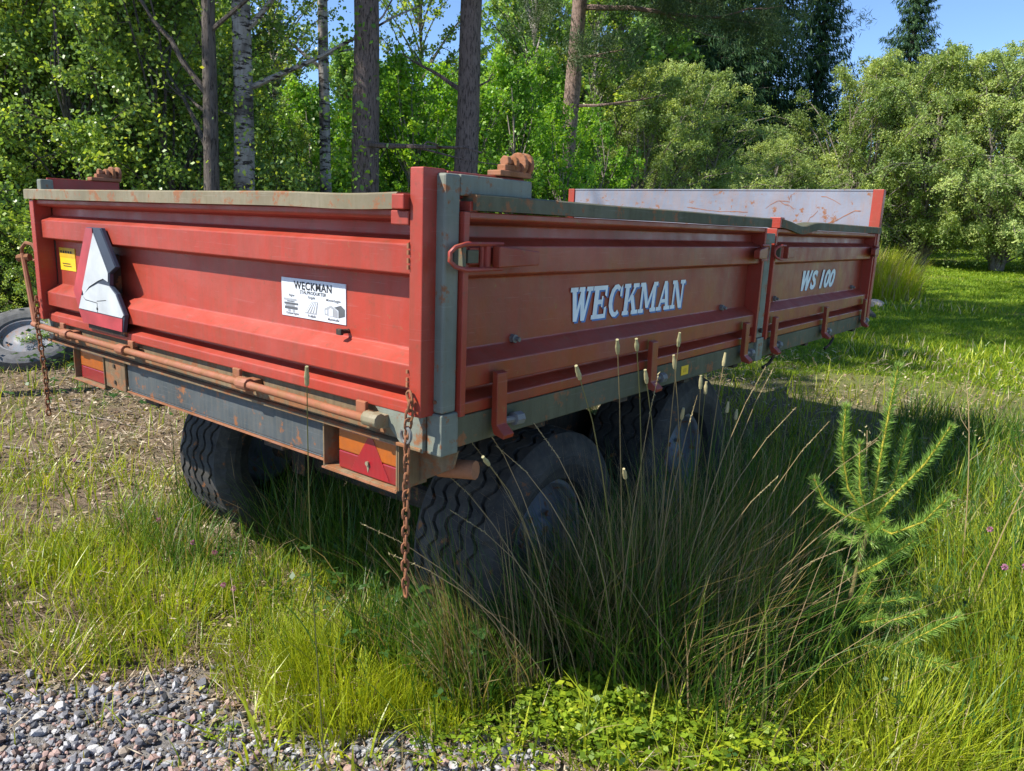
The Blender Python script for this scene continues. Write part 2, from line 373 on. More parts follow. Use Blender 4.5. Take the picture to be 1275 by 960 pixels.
# --- tailgate
tg = B(panel(rear, -2.345, -0.073, 24), 'tailgate', 'red', None, 0.003)
def sag(s):
    u = (s + 2.4) / 2.3
    return -0.003 * sin(pi * u) - 0.006 * math.exp(-((s + 0.30) / 0.20) ** 2)
B(rail(rear, -2.415, -0.118, sag), 'top_rail', 'rail', tg)
mb = MB().box(-0.115, -0.0735, -0.066, 0.03, 0.596, 0.632).box(-0.135, -0.0735, -0.05, 0.03, 0.560, 0.594)
B(mb, 'rail_bracket', 'red', tg, 0.003)
# folded end frames of the tailgate: the right one rises above the rail
B(MB().box(-0.0725, -0.0285, -0.046, 0.030, 0.092, 0.694), 'end_frame', 'red', tg, 0.003)
B(MB().box(-2.388, -2.346, -0.040, 0.030, 0.092, 0.598), 'end_frame', 'red', tg, 0.003)
# weld beads where the ribs meet the end frame
mb = MB()
rr = random.Random(3)
for zc in (0.455, 0.47, 0.49, 0.505, 0.165, 0.18, 0.2):
    mb.box(-0.077, -0.071, -0.0505, -0.046, zc, zc + 0.009 + rr.random() * .006)
tag(B(mb, 'weld_bead', 'rust_light', tg), kind='stuff')
# product sticker
sx0, sx1, sz0, sz1 = -0.703, -0.404, 0.277, 0.391
YP = -0.018 + 0.052   # recessed panel face of the tailgate (y)
st = B(MB().box(sx0, sx1, YP - 0.0035, YP - 0.0005, sz0, sz1), 'product_sticker', 'decal', tg)
def on_st(k): return lambda a, b: (a, YP - 0.0035 - 0.0006 * k, b)
def put(V, x, z): return [(a + x, b + z) for a, b in V]
cx = (sx0 + sx1) / 2
V, F = text_mesh('WECKMAN', 0.031, 0.0008, 0, 1.06, 'CENTER'); pv = [(put(V, cx + 0.002, 0.3615), F, 'black')]
V, F = text_mesh('STÅLPRODUKTER', 0.0135, 0.0002, 0, 1.15, 'CENTER'); pv.append((put(V, cx + 0.002, 0.3485), F, 'black'))
for tx, x, z in (('Vagnar', -0.653, 0.337), ('Färgplåt', -0.557, 0.337), ('Mönsterbyggen', -0.458, 0.337),
                 ('Dumpervagnar', -0.650, 0.283), ('Profilplåt', -0.557, 0.283), ('Maskinhallar', -0.457, 0.283)):
    V, F = text_mesh(tx, 0.0105, 0.0001, 0, 1, 'CENTER'); pv.append((put(V, x, z), F, 'pgrey2'))
for V, F, mt in pv: lettering('lettering', V, F, on_st(1), mt, trailer if False else tg)
def quads(name, qs, mt, to3, parent, k0=1):
    mb = MB()
    for i, q in enumerate(qs): mb.add([to3(a, b) for a, b in q], [tuple(range(len(q)))])
    return B(mb, name, mt, parent)
def rect(x0, z0, x1, z1): return [(x0, z0), (x1, z0), (x1, z1), (x0, z1)]
quads('picture', [rect(-.688, .298, -.625, .306), rect(-.690, .312, -.622, .318), rect(-.676, .320, -.640, .3225)], 'pgrey2', on_st(1), tg)
quads('picture', [rect(-.692, .324, -.630, .330), rect(-.684, .307, -.640, .3112), rect(-.672, .290, -.660, .297), rect(-.650, .290, -.638, .297)], 'pgrey', on_st(1), tg)
quads('picture', [[(-.590, .293), (-.535, .293), (-.528, .330), (-.556, .330)]], 'pgrey', on_st(1), tg)
quads('picture', [[(-.584 + k * .013, .296), (-.578 + k * .013, .296), (-.549 + k * .006, .328), (-.553 + k * .006, .328)] for k in range(4)], 'decal', on_st(2), tg)
quads('picture', [[(-.455, .322), (-.425, .330), (-.408, .320), (-.408, .300), (-.436, .293), (-.436, .314)]], 'pgrey2', on_st(1), tg)
quads('picture', [[(-.498, .297), (-.440, .293), (-.440, .313), (-.468, .327), (-.498, .315)]], 'pgrey', on_st(1), tg)
quads('picture', [[(-.478, .2965), (-.460, .295), (-.460, .316), (-.470, .319), (-.478, .314)], rect(-.492, .301, -.484, .312)], 'decal', on_st(2), tg)
# yellow warning sticker, upper half darker
ys = B(MB().box(-2.305, -2.150, YP - 0.0035, YP - 0.0005, 0.308, 0.402), 'warning_sticker', 'yellow', tg)
quads('sticker_band', [rect(-2.303, .362, -2.152, .401)], 'yellow2', lambda a, b: (a, YP - 0.0042, b), tg)
quads('sticker_band', [rect(-2.29 + k * .024, .380, -2.275 + k * .024, .390) for k in range(5)] + [rect(-2.28, .335, -2.20, .338), rect(-2.27, .325, -2.19, .328)], 'black', lambda a, b: (a, YP - 0.0048, b), tg)
# slow-vehicle triangle: faded, broken out at its right edge
TR = [(-1.853, .499), (-1.728, .500), (-1.626, .362), (-1.683, .333), (-1.690, .289), (-1.637, .262), (-1.583, .187), (-1.607, .121), (-1.941, .122), (-1.975, .175), (-2.010, .247)]
t3 = lambda a, b, h: (a, -h, b)
tri = B(MB().prism(TR, t3, 0.024, 0.040), 'warning_triangle', 'tri_dark', tg, 0.002)
B(MB().box(-1.86, -1.74, -0.0235, 0.030, 0.20, 0.40), 'triangle_holder', 'dark', tg, 0.003)
def plate(name, poly, h, mt): return B(MB().prism(poly, t3, h, h + 0.0022), name, mt, tg)
plate('triangle_border', [(-1.851, .497), (-1.797, .497), (-1.797, .462), (-1.972, .177), (-2.006, .247)], 0.0405, 'tri_red')
plate('triangle_border', [(-1.973, .174), (-1.940, .124), (-1.609, .123), (-1.600, .172)], 0.0405, 'tri_red')
plate('triangle_face', [(-1.790, .480), (-1.690, .336), (-1.695, .302), (-1.735, .312), (-1.780, .300), (-1.860, .272), (-1.915, .236), (-1.925, .258)], 0.041, 'tri_white')
plate('triangle_face', [(-1.690, .287), (-1.640, .258), (-1.586, .188), (-1.602, .176), (-1.969, .178), (-1.934, .232), (-1.928, .230), (-1.860, .265), (-1.780, .290)], 0.0408, 'tri_white')
plate('triangle_side', [(-1.788, .497), (-1.730, .498), (-1.628, .362), (-1.683, .335), (-1.686, .338), (-1.782, .477)], 0.0405, 'tri_dark')
quads('crack', [[(-1.925, .232), (-1.90, .219), (-1.80, .215), (-1.80, .2125), (-1.90, .216)], [(-1.80, .215), (-1.797, .215), (-1.80, .178), (-1.803, .178)],
                [(-1.80, .222), (-1.72, .232), (-1.72, .2295), (-1.80, .2195)], rect(-1.808, .186, -1.795, .196)], 'black', lambda a, b: (a, -0.0436, b), tg)
B(MB().box(-1.93, -1.62, -0.028, 0.030, 0.100, 0.121), 'triangle_holder', 'dark', tg, 0.003)
# small latch stub
mb = MB().tube([(-0.395, YP, 0.262), (-0.395, YP - 0.03, 0.262)], 0.007).box(-0.408, -0.386, YP - 0.036, YP - 0.026, 0.253, 0.270)
B(mb, 'bump_stop', 'dark', tg, 0.002)

# --- side boards
def end_flange(to3, s0, s1): 
    mb = MB(); mb.prism([(-0.06, .085), (0.012, .085), (0.012, .597), (-0.06, .597)], lambda a, b, h: to3(h, a, b), s0, s1); return mb
def hook(to3, s):
    mb = MB()
    P = [(0.012, .190), (0.030, .185), (0.033, .045), (0.060, .022), (0.056, .010), (0.022, .018), (0.012, .045)]
    mb.prism(P, lambda a, b, h: to3(h, a, b), s - 0.024, s + 0.018)
    return mb
def hook_bolt(to3, s):
    a = Vector(to3(s + 0.02, 0.020, .048)); b = Vector(to3(s + 0.095, 0.020, .044))
    mb = MB().tube([a, a.lerp(b, .55), a.lerp(b, .56), b], [0.010, 0.010, 0.019, 0.019], 8)
    return mb
def stud(to3, s, z):
    mb = MB()
    mb.tube([to3(s, -0.052, z), to3(s, -0.036, z)], 0.013, 6); mb.tube([to3(s + 0.004, -0.036, z), to3(s + 0.004, -0.024, z - .002)], 0.007, 8)
    return mb
def flat_dz(s): return 0.0006 * sin(s * 6.3)
def dent(s):
    return 0.004 * math.exp(-((s - 2.2) / 0.05) ** 2) - 0.024 * math.exp(-((s - 2.50) / 0.15) ** 2)
def side(to3, s0, s1, hooks, dz, studs, nm):
    sb = B(panel(to3, s0 + .02, s1 - .02, 24), nm, 'red_old' if to3 is left else 'red_shaded', None, 0.003)
    B(rail(to3, s0 + .03, s1 + (.07 if s1 > 3 else 0.02), dz, 48, 0.022), 'top_rail', 'sill', sb)
    B(end_flange(to3, s0, s0 + 0.0195), 'end_flange', 'red', sb, 0.002)
    B(end_flange(to3, s1 - 0.0195, s1), 'end_flange', 'red', sb, 0.002)
    for h in hooks:
        B(hook(to3, h), 'hook', 'red_shaded', sb, 0.002); B(hook_bolt(to3, h), 'hook_bolt', 'steel', sb)
    for s, z in studs: B(stud(to3, s, z), 'stud', 'steel', sb)
    return sb
sbr = side(right, 0.055, 2.055, (0.203, 1.053, 1.902), flat_dz, ((0.333, .256), (1.766, .256)), 'side_board')
sbf = side(right, 2.175, 3.965, (2.262, 3.057, 3.871), dent, ((2.398, .262), (3.754, .264)), 'side_board')
side(left, 0.055, 2.055, (0.203, 1.053, 1.902), flat_dz, (), 'side_board')
side(left, 2.175, 3.965, (2.262, 3.057, 3.871), flat_dz, (), 'side_board')
B(MB().box(-0.05, 0.011, 0.0755, 0.105, 0.598, 0.622), 'rail_bracket', 'red', sbr, 0.002)
B(MB().box(-0.03, 0.020, 2.185, 2.235, 0.600, 0.648), 'rail_bracket', 'red', sbf, 0.002)

# --- slab-serif WECKMAN on the rear right board (white over a blue drop shadow)
def slab(ch):
    """strokes of one letter as polygons in a unit-high box; returns polys, advance"""
    S = 0.085
    def stem(x, z0=0, z1=1, t=0.23): return [(x, z0), (x + t, z0), (x + t, z1), (x, z1)]
    def diag(xa, xb, t, za=1.0, zb=0.0): return [(xb, zb), (xb + t, zb), (xa + t, za), (xa, za)]
    def ser(x0, x1, top): return [(x0, 1 - .13), (x1, 1 - .13), (x1, 1), (x0, 1)] if top else [(x0, 0), (x1, 0), (x1, .13), (x0, .13)]
    if ch == 'W':
        return [diag(.08, .28, .20), diag(.56, .34, .13), diag(.50, .66, .20), diag(.98, .74, .12), ser(0, .38, 1), ser(.44, .74, 1), ser(.84, 1.18, 1)], 1.18
    if ch == 'E':
        return [stem(.08), ser(0, .78, 1), ser(0, .80, 0), [(.28, .44), (.56, .44), (.56, .58), (.28, .58)],
                [(.66, .70), (.78, .66), (.78, .88), (.66, .88)], [(.68, .12), (.80, .12), (.80, .36), (.68, .32)], [(.50, .34), (.58, .34), (.58, .68), (.50, .68)]], .86
    if ch == 'C':
        P = []
        for k in range(9):
            a0 = radians_(52 + k * 28.5); a1 = radians_(52 + (k + 1) * 28.5)
            P.append([(.43 + .40 * cos(a0), .5 + .52 * sin(a0)), (.43 + .40 * cos(a1), .5 + .52 * sin(a1)), (.45 + .21 * cos(a1), .5 + .37 * sin(a1)), (.45 + .21 * cos(a0), .5 + .37 * sin(a0))])
        P.append([(.66, .62), (.78, .62), (.78, 1.0), (.66, .88)]); return P, .86
    if ch == 'K':
        return [stem(.08), ser(0, .38, 1), ser(0, .38, 0), diag(.70, .28, .13, 1, .42), diag(.40, .66, .21, .62, 0), ser(.54, .92, 1), ser(.56, .98, 0)], .98
    if ch == 'M':
        return [stem(.10, t=.13), stem(.88, t=.20), diag(.12, .48, .20, 1, .15), diag(.90, .50, .14, 1, .15), ser(0, .30, 1), ser(0, .34, 0), ser(.88, 1.18, 1), ser(.78, 1.18, 0)], 1.20
    if ch == 'A':
        return [diag(.42, .10, .12), diag(.40, .66, .22), [(.24, .26), (.68, .26), (.68, .38), (.24, .38)], ser(0, .34, 0), ser(.54, .98, 0)], .98
    if ch == 'N':
        return [stem(.10, t=.12), stem(.74, t=.12), diag(.10, .62, .23), ser(0, .32, 1), ser(0, .34, 0), ser(.60, .98, 1)], .98
def radians_(a): return a * pi / 180
def word(text, s0, s1, z0, z1, mat, k, slant=0.22, dx=0, dz=0):
    adv = [slab(c)[1] for c in text]; tot = sum(adv) + .04 * (len(text) - 1); sx = (s1 - s0) / tot; x = 0
    for c, a in zip(text, adv):
        mb = MB()
        for i, P in enumerate(slab(c)[0]):
            e = 0.0006 * k + 0.00006 * i
            mb.add([(-0.0488 + e, s0 + (x + px + slant * pz * .5) * sx + dx, z0 + pz * (z1 - z0) + dz) for px, pz in P], [tuple(range(len(P)))])
        B(mb, 'letter', mat, sbr); x += a + .04
word('WECKMAN', 0.610, 1.400, 0.276, 0.383, 'blue', 0, dx=0.004, dz=-0.003)
word('WECKMAN', 0.605, 1.395, 0.279, 0.386, 'white', 1)
for dx, dz, mt, k in ((0.006, -0.002, 'blue', 0), (0, 0, 'white', 1)):
    V, F = text_mesh('S 100', 0.150, 0.0062, 0.30, 0.9)
    xs = [v[0] for v in V]; zs = [v[1] for v in V]; x0, x1, z0_, z1_ = min(xs), max(xs), min(zs), max(zs)
    lettering('lettering', [((a - x0) / (x1 - x0) * 0.45 + 2.935 + dx, (b - z0_) / (z1_ - z0_) * 0.106 + 0.281 + dz) for a, b in V], F,
              lambda a, b: (-0.0486 + 0.0006 * k, a, b), mt, sbf)
    mb = MB()
    for i, P in enumerate([[(.0, 1), (.26, 1), (.27, 0), (.10, 0)], [(.10, 0), (.27, 0), (.58, 1), (.44, 1)], [(.40, 1), (.60, 1), (.68, 0), (.50, 0)], [(.50, 0), (.68, 0), (1.0, 1), (.82, 1)]]):
        mb.add([(-0.0486 + 0.0006 * k + 0.00005 * i, 2.775 + (px + .16 * pz) * .165 + dx, .281 + pz * .106 + dz) for px, pz in P], [(0, 1, 2, 3)])
    B(mb, 'letter', mt, sbf)
# --- corner and middle posts
def post(xo, sg, nm='corner_post'):
    # xo outer face, sg +1 for the right side: material lies at smaller x
    X = lambda a: xo - sg * a
    p = B(MB().box(X(0), X(.042), 0.0, 0.052, 0.099, 0.6835), nm, 'grey', None, 0.006)
    B(MB().box(X(0.0005), X(.020), 0.0525, 0.335, 0.634, 0.684), 'top_bracket', 'grey', p, 0.004)
    B(MB().box(X(.0225), X(.036), 0.030, 0.330, 0.628, 0.6905), 'inner_plate', 'red_old', p, 0.003)
    # rusty hinge knuckle on the bracket
    h = MB().box(X(.004), X(.05), 0.205, 0.335, 0.6915, 0.706)
    for y, rk in ((0.272, .020), (0.296, .031), (0.322, .031)):
        c = [(cos(a) * rk, sin(a) * rk) for a in [i * pi / 8 for i in range(16)]]
        h.prism([(X(.026) + u, 0.728 + v) for u, v in c] if False else [(X(.026) + u, 0.726 + v) for u, v in c], lambda a, b, q: (a, q, b), y, y + 0.014)
    h.tube([(X(.026), 0.245, .730), (X(.026), 0.345, .730)], 0.009, 8); h.tube([(X(.026), 0.243, .730), (X(.026), 0.258, .730)], 0.016, 6)
    h.box(X(.012), X(.040), 0.232, 0.335, 0.705, 0.722)
    B(h, 'hinge_knuckle', 'rust_light', p, 0.003)
    f = MB().box(X(-.004), X(.050), -0.004, 0.060, -0.012, 0.098)
    B(f, 'post_foot', 'grey', p, 0.005)
    return p
post(0.0, 1); post(-W_, -1)
B(MB().tube([(-0.022, -0.0045, 0.128), (-0.022, 0.003, 0.128)], 0.005, 8), 'rivet', 'rust')
for xo, sg in ((0.0, 1), (-W_, -1)):
    X = lambda a: xo - sg * a
    mp = B(MB().box(X(-.004), X(.050), 2.080, 2.150, 0.10, 0.560), 'middle_post', 'grey', None, 0.004)
    B(MB().box(X(-.012), X(.03), 2.075, 2.155, -0.008, 0.099), 'post_foot', 'grey', mp, 0.004)
    B(MB().tube([(X(-.008), 2.10, .135), (X(-.02), 2.10, .135)], 0.012, 6), 'bolt', 'dark', mp)
    B(MB().box(X(-.010), X(.0), 2.062, 2.168, 0.530, 0.575), 'cap_plate', 'grey', mp, 0.003)
# --- over-centre latches
def latch(y0, d, short=False, full=True):
    """y0 root at the post, d = +1 pointing forward along the side"""
    Y = lambda a: y0 + d * a
    L = 0.55 if short else 1.0
    lv = MB()
    # tapered lever plate
    lv.prism([(Y(.135 * L), .463), (Y(.135 * L), .517), (Y(.30 * L), .503), (Y(.305 * L), .498), (Y(.305 * L), .470), (Y(.30 * L), .466)], lambda a, b, h: (h, a, b), 0.026, 0.052)
    o = B(lv, 'latch', 'red_shaded', None, 0.005)
    lp = MB()   # wire loop round the post
    zz = (.459, .521)
    lp.tube([(0.030, Y(.17 * L), zz[1]), (0.034, Y(.03), zz[1]), (0.026, Y(.0), zz[1] - .008), (0.020, Y(-.012), .500), (0.020, Y(-.012), .480), (0.026, Y(.0), zz[0] + .008), (0.034, Y(.03), zz[0]), (0.030, Y(.17 * L), zz[0])], 0.0058, 8)
    B(lp, 'latch_loop', 'red_old', o, smooth=True)
    if full:
        cr = MB()
        cr.box(0.002, 0.034, Y(.018), Y(.030), .466, .514); cr.box(0.004, 0.026, Y(.045), Y(.085), .474, .506)
        B(cr, 'catch', 'sill', o, 0.002)
        pn = MB().tube([(0.022, Y(.118 * L), .458), (0.022, Y(.118 * L), .526)], 0.011, 8).tube([(0.022, Y(.100 * L), .463), (0.022, Y(.100 * L), .519)], 0.006, 8)
        B(pn, 'hinge_pin', 'red_old', o)
        B(MB().box(0.004, 0.018, Y(.060 * L), Y(.155 * L), .470, .512), 'hinge_block', 'red', o, 0.002)
latch(0.010, 1); latch(2.055, -1, True); latch(2.165, 1, True); latch(3.99, -1, True)
# --- deck frame
B(MB().box(-0.035, -0.0025, 0.061, 2.0745, 0.0, 0.082), 'sill', 'sill', None, 0.004)
B(MB().box(-0.035, -0.0025, 2.1555, 4.0, 0.0, 0.082), 'sill', 'sill', None, 0.004)
B(MB().box(-W_ + .0025, -W_ + .035, 0.061, 4.0, 0.0, 0.082), 'sill', 'sill', None, 0.004)
rs = B(MB().box(-2.349, -0.0505, 0.000, 0.036, 0.004, 0.088), 'rear_sill', 'dirty', None, 0.004)
B(MB().box(-2.37, -0.052, -0.022, 0.030, -0.006, 0.003), 'sill_lip', 'dirty', rs, 0.002)
B(MB().box(-0.0015, 0.0, 1.335, 1.395, 0.022, 0.058), 'yellow_tag', 'yellow', None)
B(MB().box(-0.0, 0.0008, 1.352, 1.378, 0.032, 0.048), 'yellow_mark', 'yellow2', None)
B(MB().box(-W_ + .036, -0.036, 0.037, 4.02, 0.060, 0.088), 'deck_floor', 'inner', None)
for y in (0.45, 0.95, 1.45, 1.95, 2.45, 2.95, 3.45, 3.9):
    B(MB().box(-W_ + .04, -0.04, y, y + 0.05, -0.03, 0.058), 'cross_member', 'dark', None)
# corner gusset by the right foot
B(MB().prism([(-0.235, .088), (-0.0505, .088), (-0.0505, -.010), (-0.13, 0.0), (-0.185, .045)], t3, 0.0015, 0.016), 'corner_gusset', 'grey', None, 0.002)
# hinge tabs of the tailgate, lock rod and its clamps
for x in (-2.180, -1.572, -0.868, -0.270):
    B(MB().box(x - 0.018, x + 0.022, -0.034, -0.0225, 0.035, 0.094), 'hinge_tab', 'brown', None, 0.003)
ro = B(MB().tube([(-2.44, -0.048, .062), (-2.2, -0.050, .060), (-1.4, -0.047, .057), (-0.7, -0.051, .058), (-0.20, -0.048, .054)], 0.0125, 10), 'lock_rod', 'brown', None, smooth=True)
for x in (-2.093, -1.599, -0.795, -0.200):
    B(MB().tube([(x - .028, -0.049, .058), (x + .028, -0.049, .058)], 0.0205, 10).box(x - .024, x + .024, -0.034, -0.002, .034, .070), 'rod_clamp', 'rail' if x > -.5 else 'brown', ro, 0.002, True)
# lever and hook at the far left end
lv = B(MB().tube([(-2.470, -0.03, .066), (-2.52, -0.02, .16), (-2.60, -0.01, .36)], [0.013, 0.012, 0.010], 8), 'lock_lever', 'brown', None, smooth=True)
B(MB().tube([(-2.61, -0.01, .345), (-2.60, -0.01, .385), (-2.55, -0.01, .41), (-2.49, -0.005, .405), (-2.455, 0.0, .37), (-2.47, 0, .34), (-2.50, 0, .335)], 0.008, 6), 'lever_hook', 'rust', lv, smooth=True)
B(MB().tube([(-2.625, -.02, .338), (-2.575, 0.01, .345)], 0.017, 8), 'lever_collar', 'rust', lv)
# --- rear beam between the lamps
B(MB().box(-1.690, -0.462, 0.004, 0.030, -0.116, -0.0065).box(-1.690, -0.462, 0.004, 0.11, -0.122, -0.1165), 'rear_beam', 'beam', None, 0.003)
B(MB().box(-1.688, -0.464, -0.003, 0.012, -0.127, -0.1225), 'beam_lip', 'rust_light', None)
# --- lamps
def lamp(x0, x1, wl, nm, plate_):
    h = MB(); zt, zb = -0.0065, -0.138
    h.box(x0, x0 + .006, -0.012, 0.10, zb, zt); h.box(x1 - .006, x1, -0.012, 0.10, zb, zt)
    h.box(x0 + .0065, x1 - .0065, -0.012, 0.10, zb - .002, zb + .004); h.box(x0 + .0065, x1 - .0065, 0.075, 0.081, zb + .005, zt)
    h.box(x0 + .0065, x1 - .0065, 0.0, 0.07, zt - .006, zt)
    o = B(h, 'tail_lamp', 'dirty', None, 0.0015)
    o['label'] = nm
    B(MB().box(x0 - .001, x1 + .001, -0.0165, -0.0125, zb - .004, zb + .001), 'lip', 'rust_light', o)
    a, b = x0 + wl, x1 - .0075
    zm = zb + .058
    B(MB().box(a, b, 0.004, 0.060, zm + .0005, zt - .0075), 'amber_lens', 'amber', o, 0.004)
    B(MB().box(a, b, 0.004, 0.060, zb + .0055, zm), 'red_lens', 'redlens', o, 0.004)
    c = (a + b) / 2 + .012
    if plate_:
        B(MB().prism([(c - .085, zb + .009), (c + .078, zb + .009), (c + .010, zt - .014), (c - .012, zt - .014)], t3, -0.0038, -0.0022), 'reflector_triangle', 'redtri', o, 0.001)
        B(MB().tube([(c - .01, 0.001, zb + .046), (c - .01, -0.004, zb + .046)], 0.0065, 8), 'screw', 'rail', o)
        B(MB().add([(c - .016, 0.0008, zb + .040), (c - .004, 0.0008, zb + .040), (c - .010, 0.0008, zb + .018)], [(0, 1, 2)]), 'screw_stain', 'rail', o)
lamp(-0.460, -0.147, 0.052, 'right rear lamp, amber over red with a red triangle, in a rusty box', True)
lamp(-2.140, -1.858, 0.030, 'left rear lamp, amber over red, in a brown box', False)
B(MB().box(-1.8575, -1.6905, -0.006, 0.004, -0.128, -0.0065), 'lamp_plate', 'dirty', None, 0.003)
for z in (-0.035, -0.100): B(MB().tube([(-1.775, -0.0065, z), (-1.775, -0.011, z)], 0.008, 8), 'bolt', 'dark')
# bracket that carries the right lamp, tapering back to the foot
B(MB().add([(-0.1465, -0.010, -0.006), (-0.1465, -0.010, -0.136), (-0.1465, 0.11, -0.120), (-0.1465, 0.11, -0.006), (-0.143, -0.010, -0.006), (-0.143, -0.010, -0.136), (-0.143, 0.11, -0.120), (-0.143, 0.11, -0.006)],
           [(0, 1, 2, 3), (7, 6, 5, 4), (0, 4, 5, 1), (1, 5, 6, 2), (2, 6, 7, 3), (3, 7, 4, 0)]), 'lamp_bracket', 'dirty')
B(MB().prism([(-0.1425, -.006), (-0.006, -.0125), (-0.020, -.062), (-0.1425, -.128)], t3, -0.075, -0.068), 'lamp_bracket', 'dirty', None, 0.001)
B(MB().tube([(-0.10, 0.10, -.085), (0.005, 0.13, -.075)], 0.026, 10), 'peg', 'orange_bolt', None, smooth=True)
# --- front bulkhead
bh = B(MB().box(-2.366, -0.058, 4.030, 4.040, 0.05, 0.866), 'bulkhead', 'inner', None, 0.002)
B(MB().box(-2.366, -0.058, 4.026, 4.060, 0.8665, 0.876), 'top_edge', 'inner', bh, 0.002)
for a, b in ((-2.425, -2.367), (-0.057, 0.008)):
    B(MB().box(a, b, 4.020, 4.075, 0.0, 0.877), 'end_post', 'red', bh, 0.003)
B(MB().box(-2.366, -0.058, 4.041, 4.06, 0.05, 0.15).box(-2.366, -0.058, 4.041, 4.06, 0.5, 0.62), 'outer_rib', 'red', bh, 0.002)
sv = random.Random(5); mb = MB()
def scratch(x, z, n, dx, dz, w_=0.004):
    pts = [(x, z)]
    for i in range(n): x += dx * (0.6 + .8 * sv.random()); z += dz * (sv.random() * 2 - .6); pts.append((x, z))
    for (a, b), (c, d) in zip(pts, pts[1:]):
        mb.add([(a, 4.0285, b - w_ * sv.random()), (c, 4.0285, d - w_ * sv.random()), (c, 4.0285, d + w_ * .6), (a, 4.0285, b + w_ * .6)], [(0, 1, 2, 3)])
scratch(-1.35, .745, 9, .05, -.006); scratch(-.75, .745, 4, .04, .02); scratch(-.60, .83, 5, .004, -.035, .010); scratch(-.66, .80, 3, .03, -.02)
scratch(-.38, .83, 3, .05, -.02); scratch(-1.0, .64, 6, .045, .012, .006); scratch(-.45, .66, 3, .02, .03); scratch(-.35, .80, 2, .0, -.05, .006); scratch(-.12, .74, 4, -.05, -.03, .005)
B(mb, 'scratch', 'rust_light', bh)
# --- chassis, axles, bogie
for x in (-0.80, -1.60):
    B(MB().box(x - .05, x + .05, 0.05, 4.1, -0.17, -0.031), 'chassis_rail', 'dark')
for y, z in ((0.86, -0.590), (1.96, -0.525)):
    B(MB().tube([(-1.95, y, z), (-0.45, y, z)], 0.05, 10), 'axle', 'dark')
for x in (-0.74, -1.66):
    B(MB().prism([(0.76, -.53), (0.76, -.64), (1.40, -.44), (2.06, -.58), (2.06, -.47), (1.55, -.20), (1.25, -.20)], lambda a, b, h: (h, a, b), x - .05, x + .05), 'bogie_beam', 'dark')
B(MB().box(-1.62, -0.78, 1.0, 1.2, -0.25, -0.17), 'cross_beam', 'dark')
B(MB().tube([(-0.9, 3.9, -.15), (-1.2, 5.2, -.42)], .05, 8).tube([(-1.5, 3.9, -.15), (-1.2, 5.2, -.42)], .05, 8), 'drawbar', 'dark')
B(MB().tube([(-1.2, 5.18, -.42), (-1.2, 5.45, -.46)], .045, 10), 'tow_eye', 'dark')
B(MB().tube([(0.01, 3.30, -0.01), (0.0, 3.27, -.05), (-0.01, 3.22, -.07)], .008, 6), 'cord_end', 'dark')
B(MB().tube([(0.01, 2.32, -0.01), (0.0, 2.29, -.045), (-0.01, 2.24, -.06)], .008, 6), 'cord_end', 'dark')

def tyre_mesh(name, Rt, Wt, rim, mat, parent, tread=True, n=96, loc=None):
    """tyre about the x axis, centre at the origin; zig-zag grooves are real"""
    prof = []   # (x, r, groovekind)
    hw = Wt / 2
    side_ = [(-hw * .62, rim), (-hw * .82, rim + .012), (-hw * .98, rim + (Rt - rim) * .38), (-hw * 1.0, rim + (Rt - rim) * .55), (-hw * .95, rim + (Rt - rim) * .78), (-hw * .88, Rt - .022)]
    prof += [(x, r, 0) for x, r in side_]
    gs = [-.62, -.31, 0, .31, .62] if tread else []
    prof.append((-hw * .80, Rt - .004, 0))
    for g in gs:
        c = g * hw * 1.0; crown = Rt + .004 - .010 * g * g
        prof += [(c - .009, crown, 1), (c - .0055, crown - .014, 1), (c + .0055, crown - .014, 1), (c + .009, crown, 1)]
    if not tread: prof.append((0, Rt + .004, 0))
    prof.append((hw * .80, Rt - .004, 0))
    prof += [(-x, r, 0) for x, r in reversed(side_)]
    k = len(prof); V = []; 
    for i in range(n):
        a = 2 * pi * i / n
        zz = .013 * (1, 1, -1, -1)[i % 4]
        for x, r, g in prof:
            xx = x + (zz if g else 0)
            if not g and abs(x) > hw * .85 and r > Rt - .05 and tread: r = r - .010 * (i % 4 == 0)
            V.append((xx, r * cos(a), r * sin(a)))
    i = np.arange(n)[:, None]; j = np.arange(k - 1)[None]
    a = i * k + j; b = ((i + 1) % n) * k + j
    F = np.stack([a, a + 1, b + 1, b], -1).reshape(-1, 4)
    o = nmesh(name, V, F, mat, parent, smooth=False)
    if loc: o.location = loc
    return o
def rim_build(parent, rad, hw, s, mat, loc=None):
    """dished disc rim; s = +1 faces +x"""
    prof = [(hw * .60, rad + .004), (hw * .66, rad - .010), (hw * .55, rad - .020), (hw * .30, rad - .028), (hw * .22, rad * .72), (hw * .34, rad * .50), (hw * .36, rad * .34), (hw * .55, rad * .30), (hw * .58, rad * .12), (hw * .58, 0.002)]
    n = 40; V = []; k = len(prof)
    for i in range(n):
        a = 2 * pi * i / n
        for x, r in prof: V.append((s * x, r * cos(a), r * sin(a)))
    i = np.arange(n)[:, None]; j = np.arange(k - 1)[None]
    a = i * k + j; b = ((i + 1) % n) * k + j
    F = np.stack([a, a + 1, b + 1, b], -1).reshape(-1, 4)
    o = nmesh('rim', V, F, mat, parent, smooth=True)
    if loc: o.location = loc
    return o
def wheel_nuts(parent, rad, hw, s, mat):
    mb = MB()
    mb.tube([(s * hw * .34, 0, 0), (s * hw * .50, 0, 0)], .012, 6); o = mb.build('wheel_nut', mat, parent); o.location = (0, rad * .42, 0)
    for q in range(1, 6):
        a = q * pi / 3; c = o.copy(); C.objects.link(c); c.location = (0, rad * .42 * cos(a), rad * .42 * sin(a))
    return o
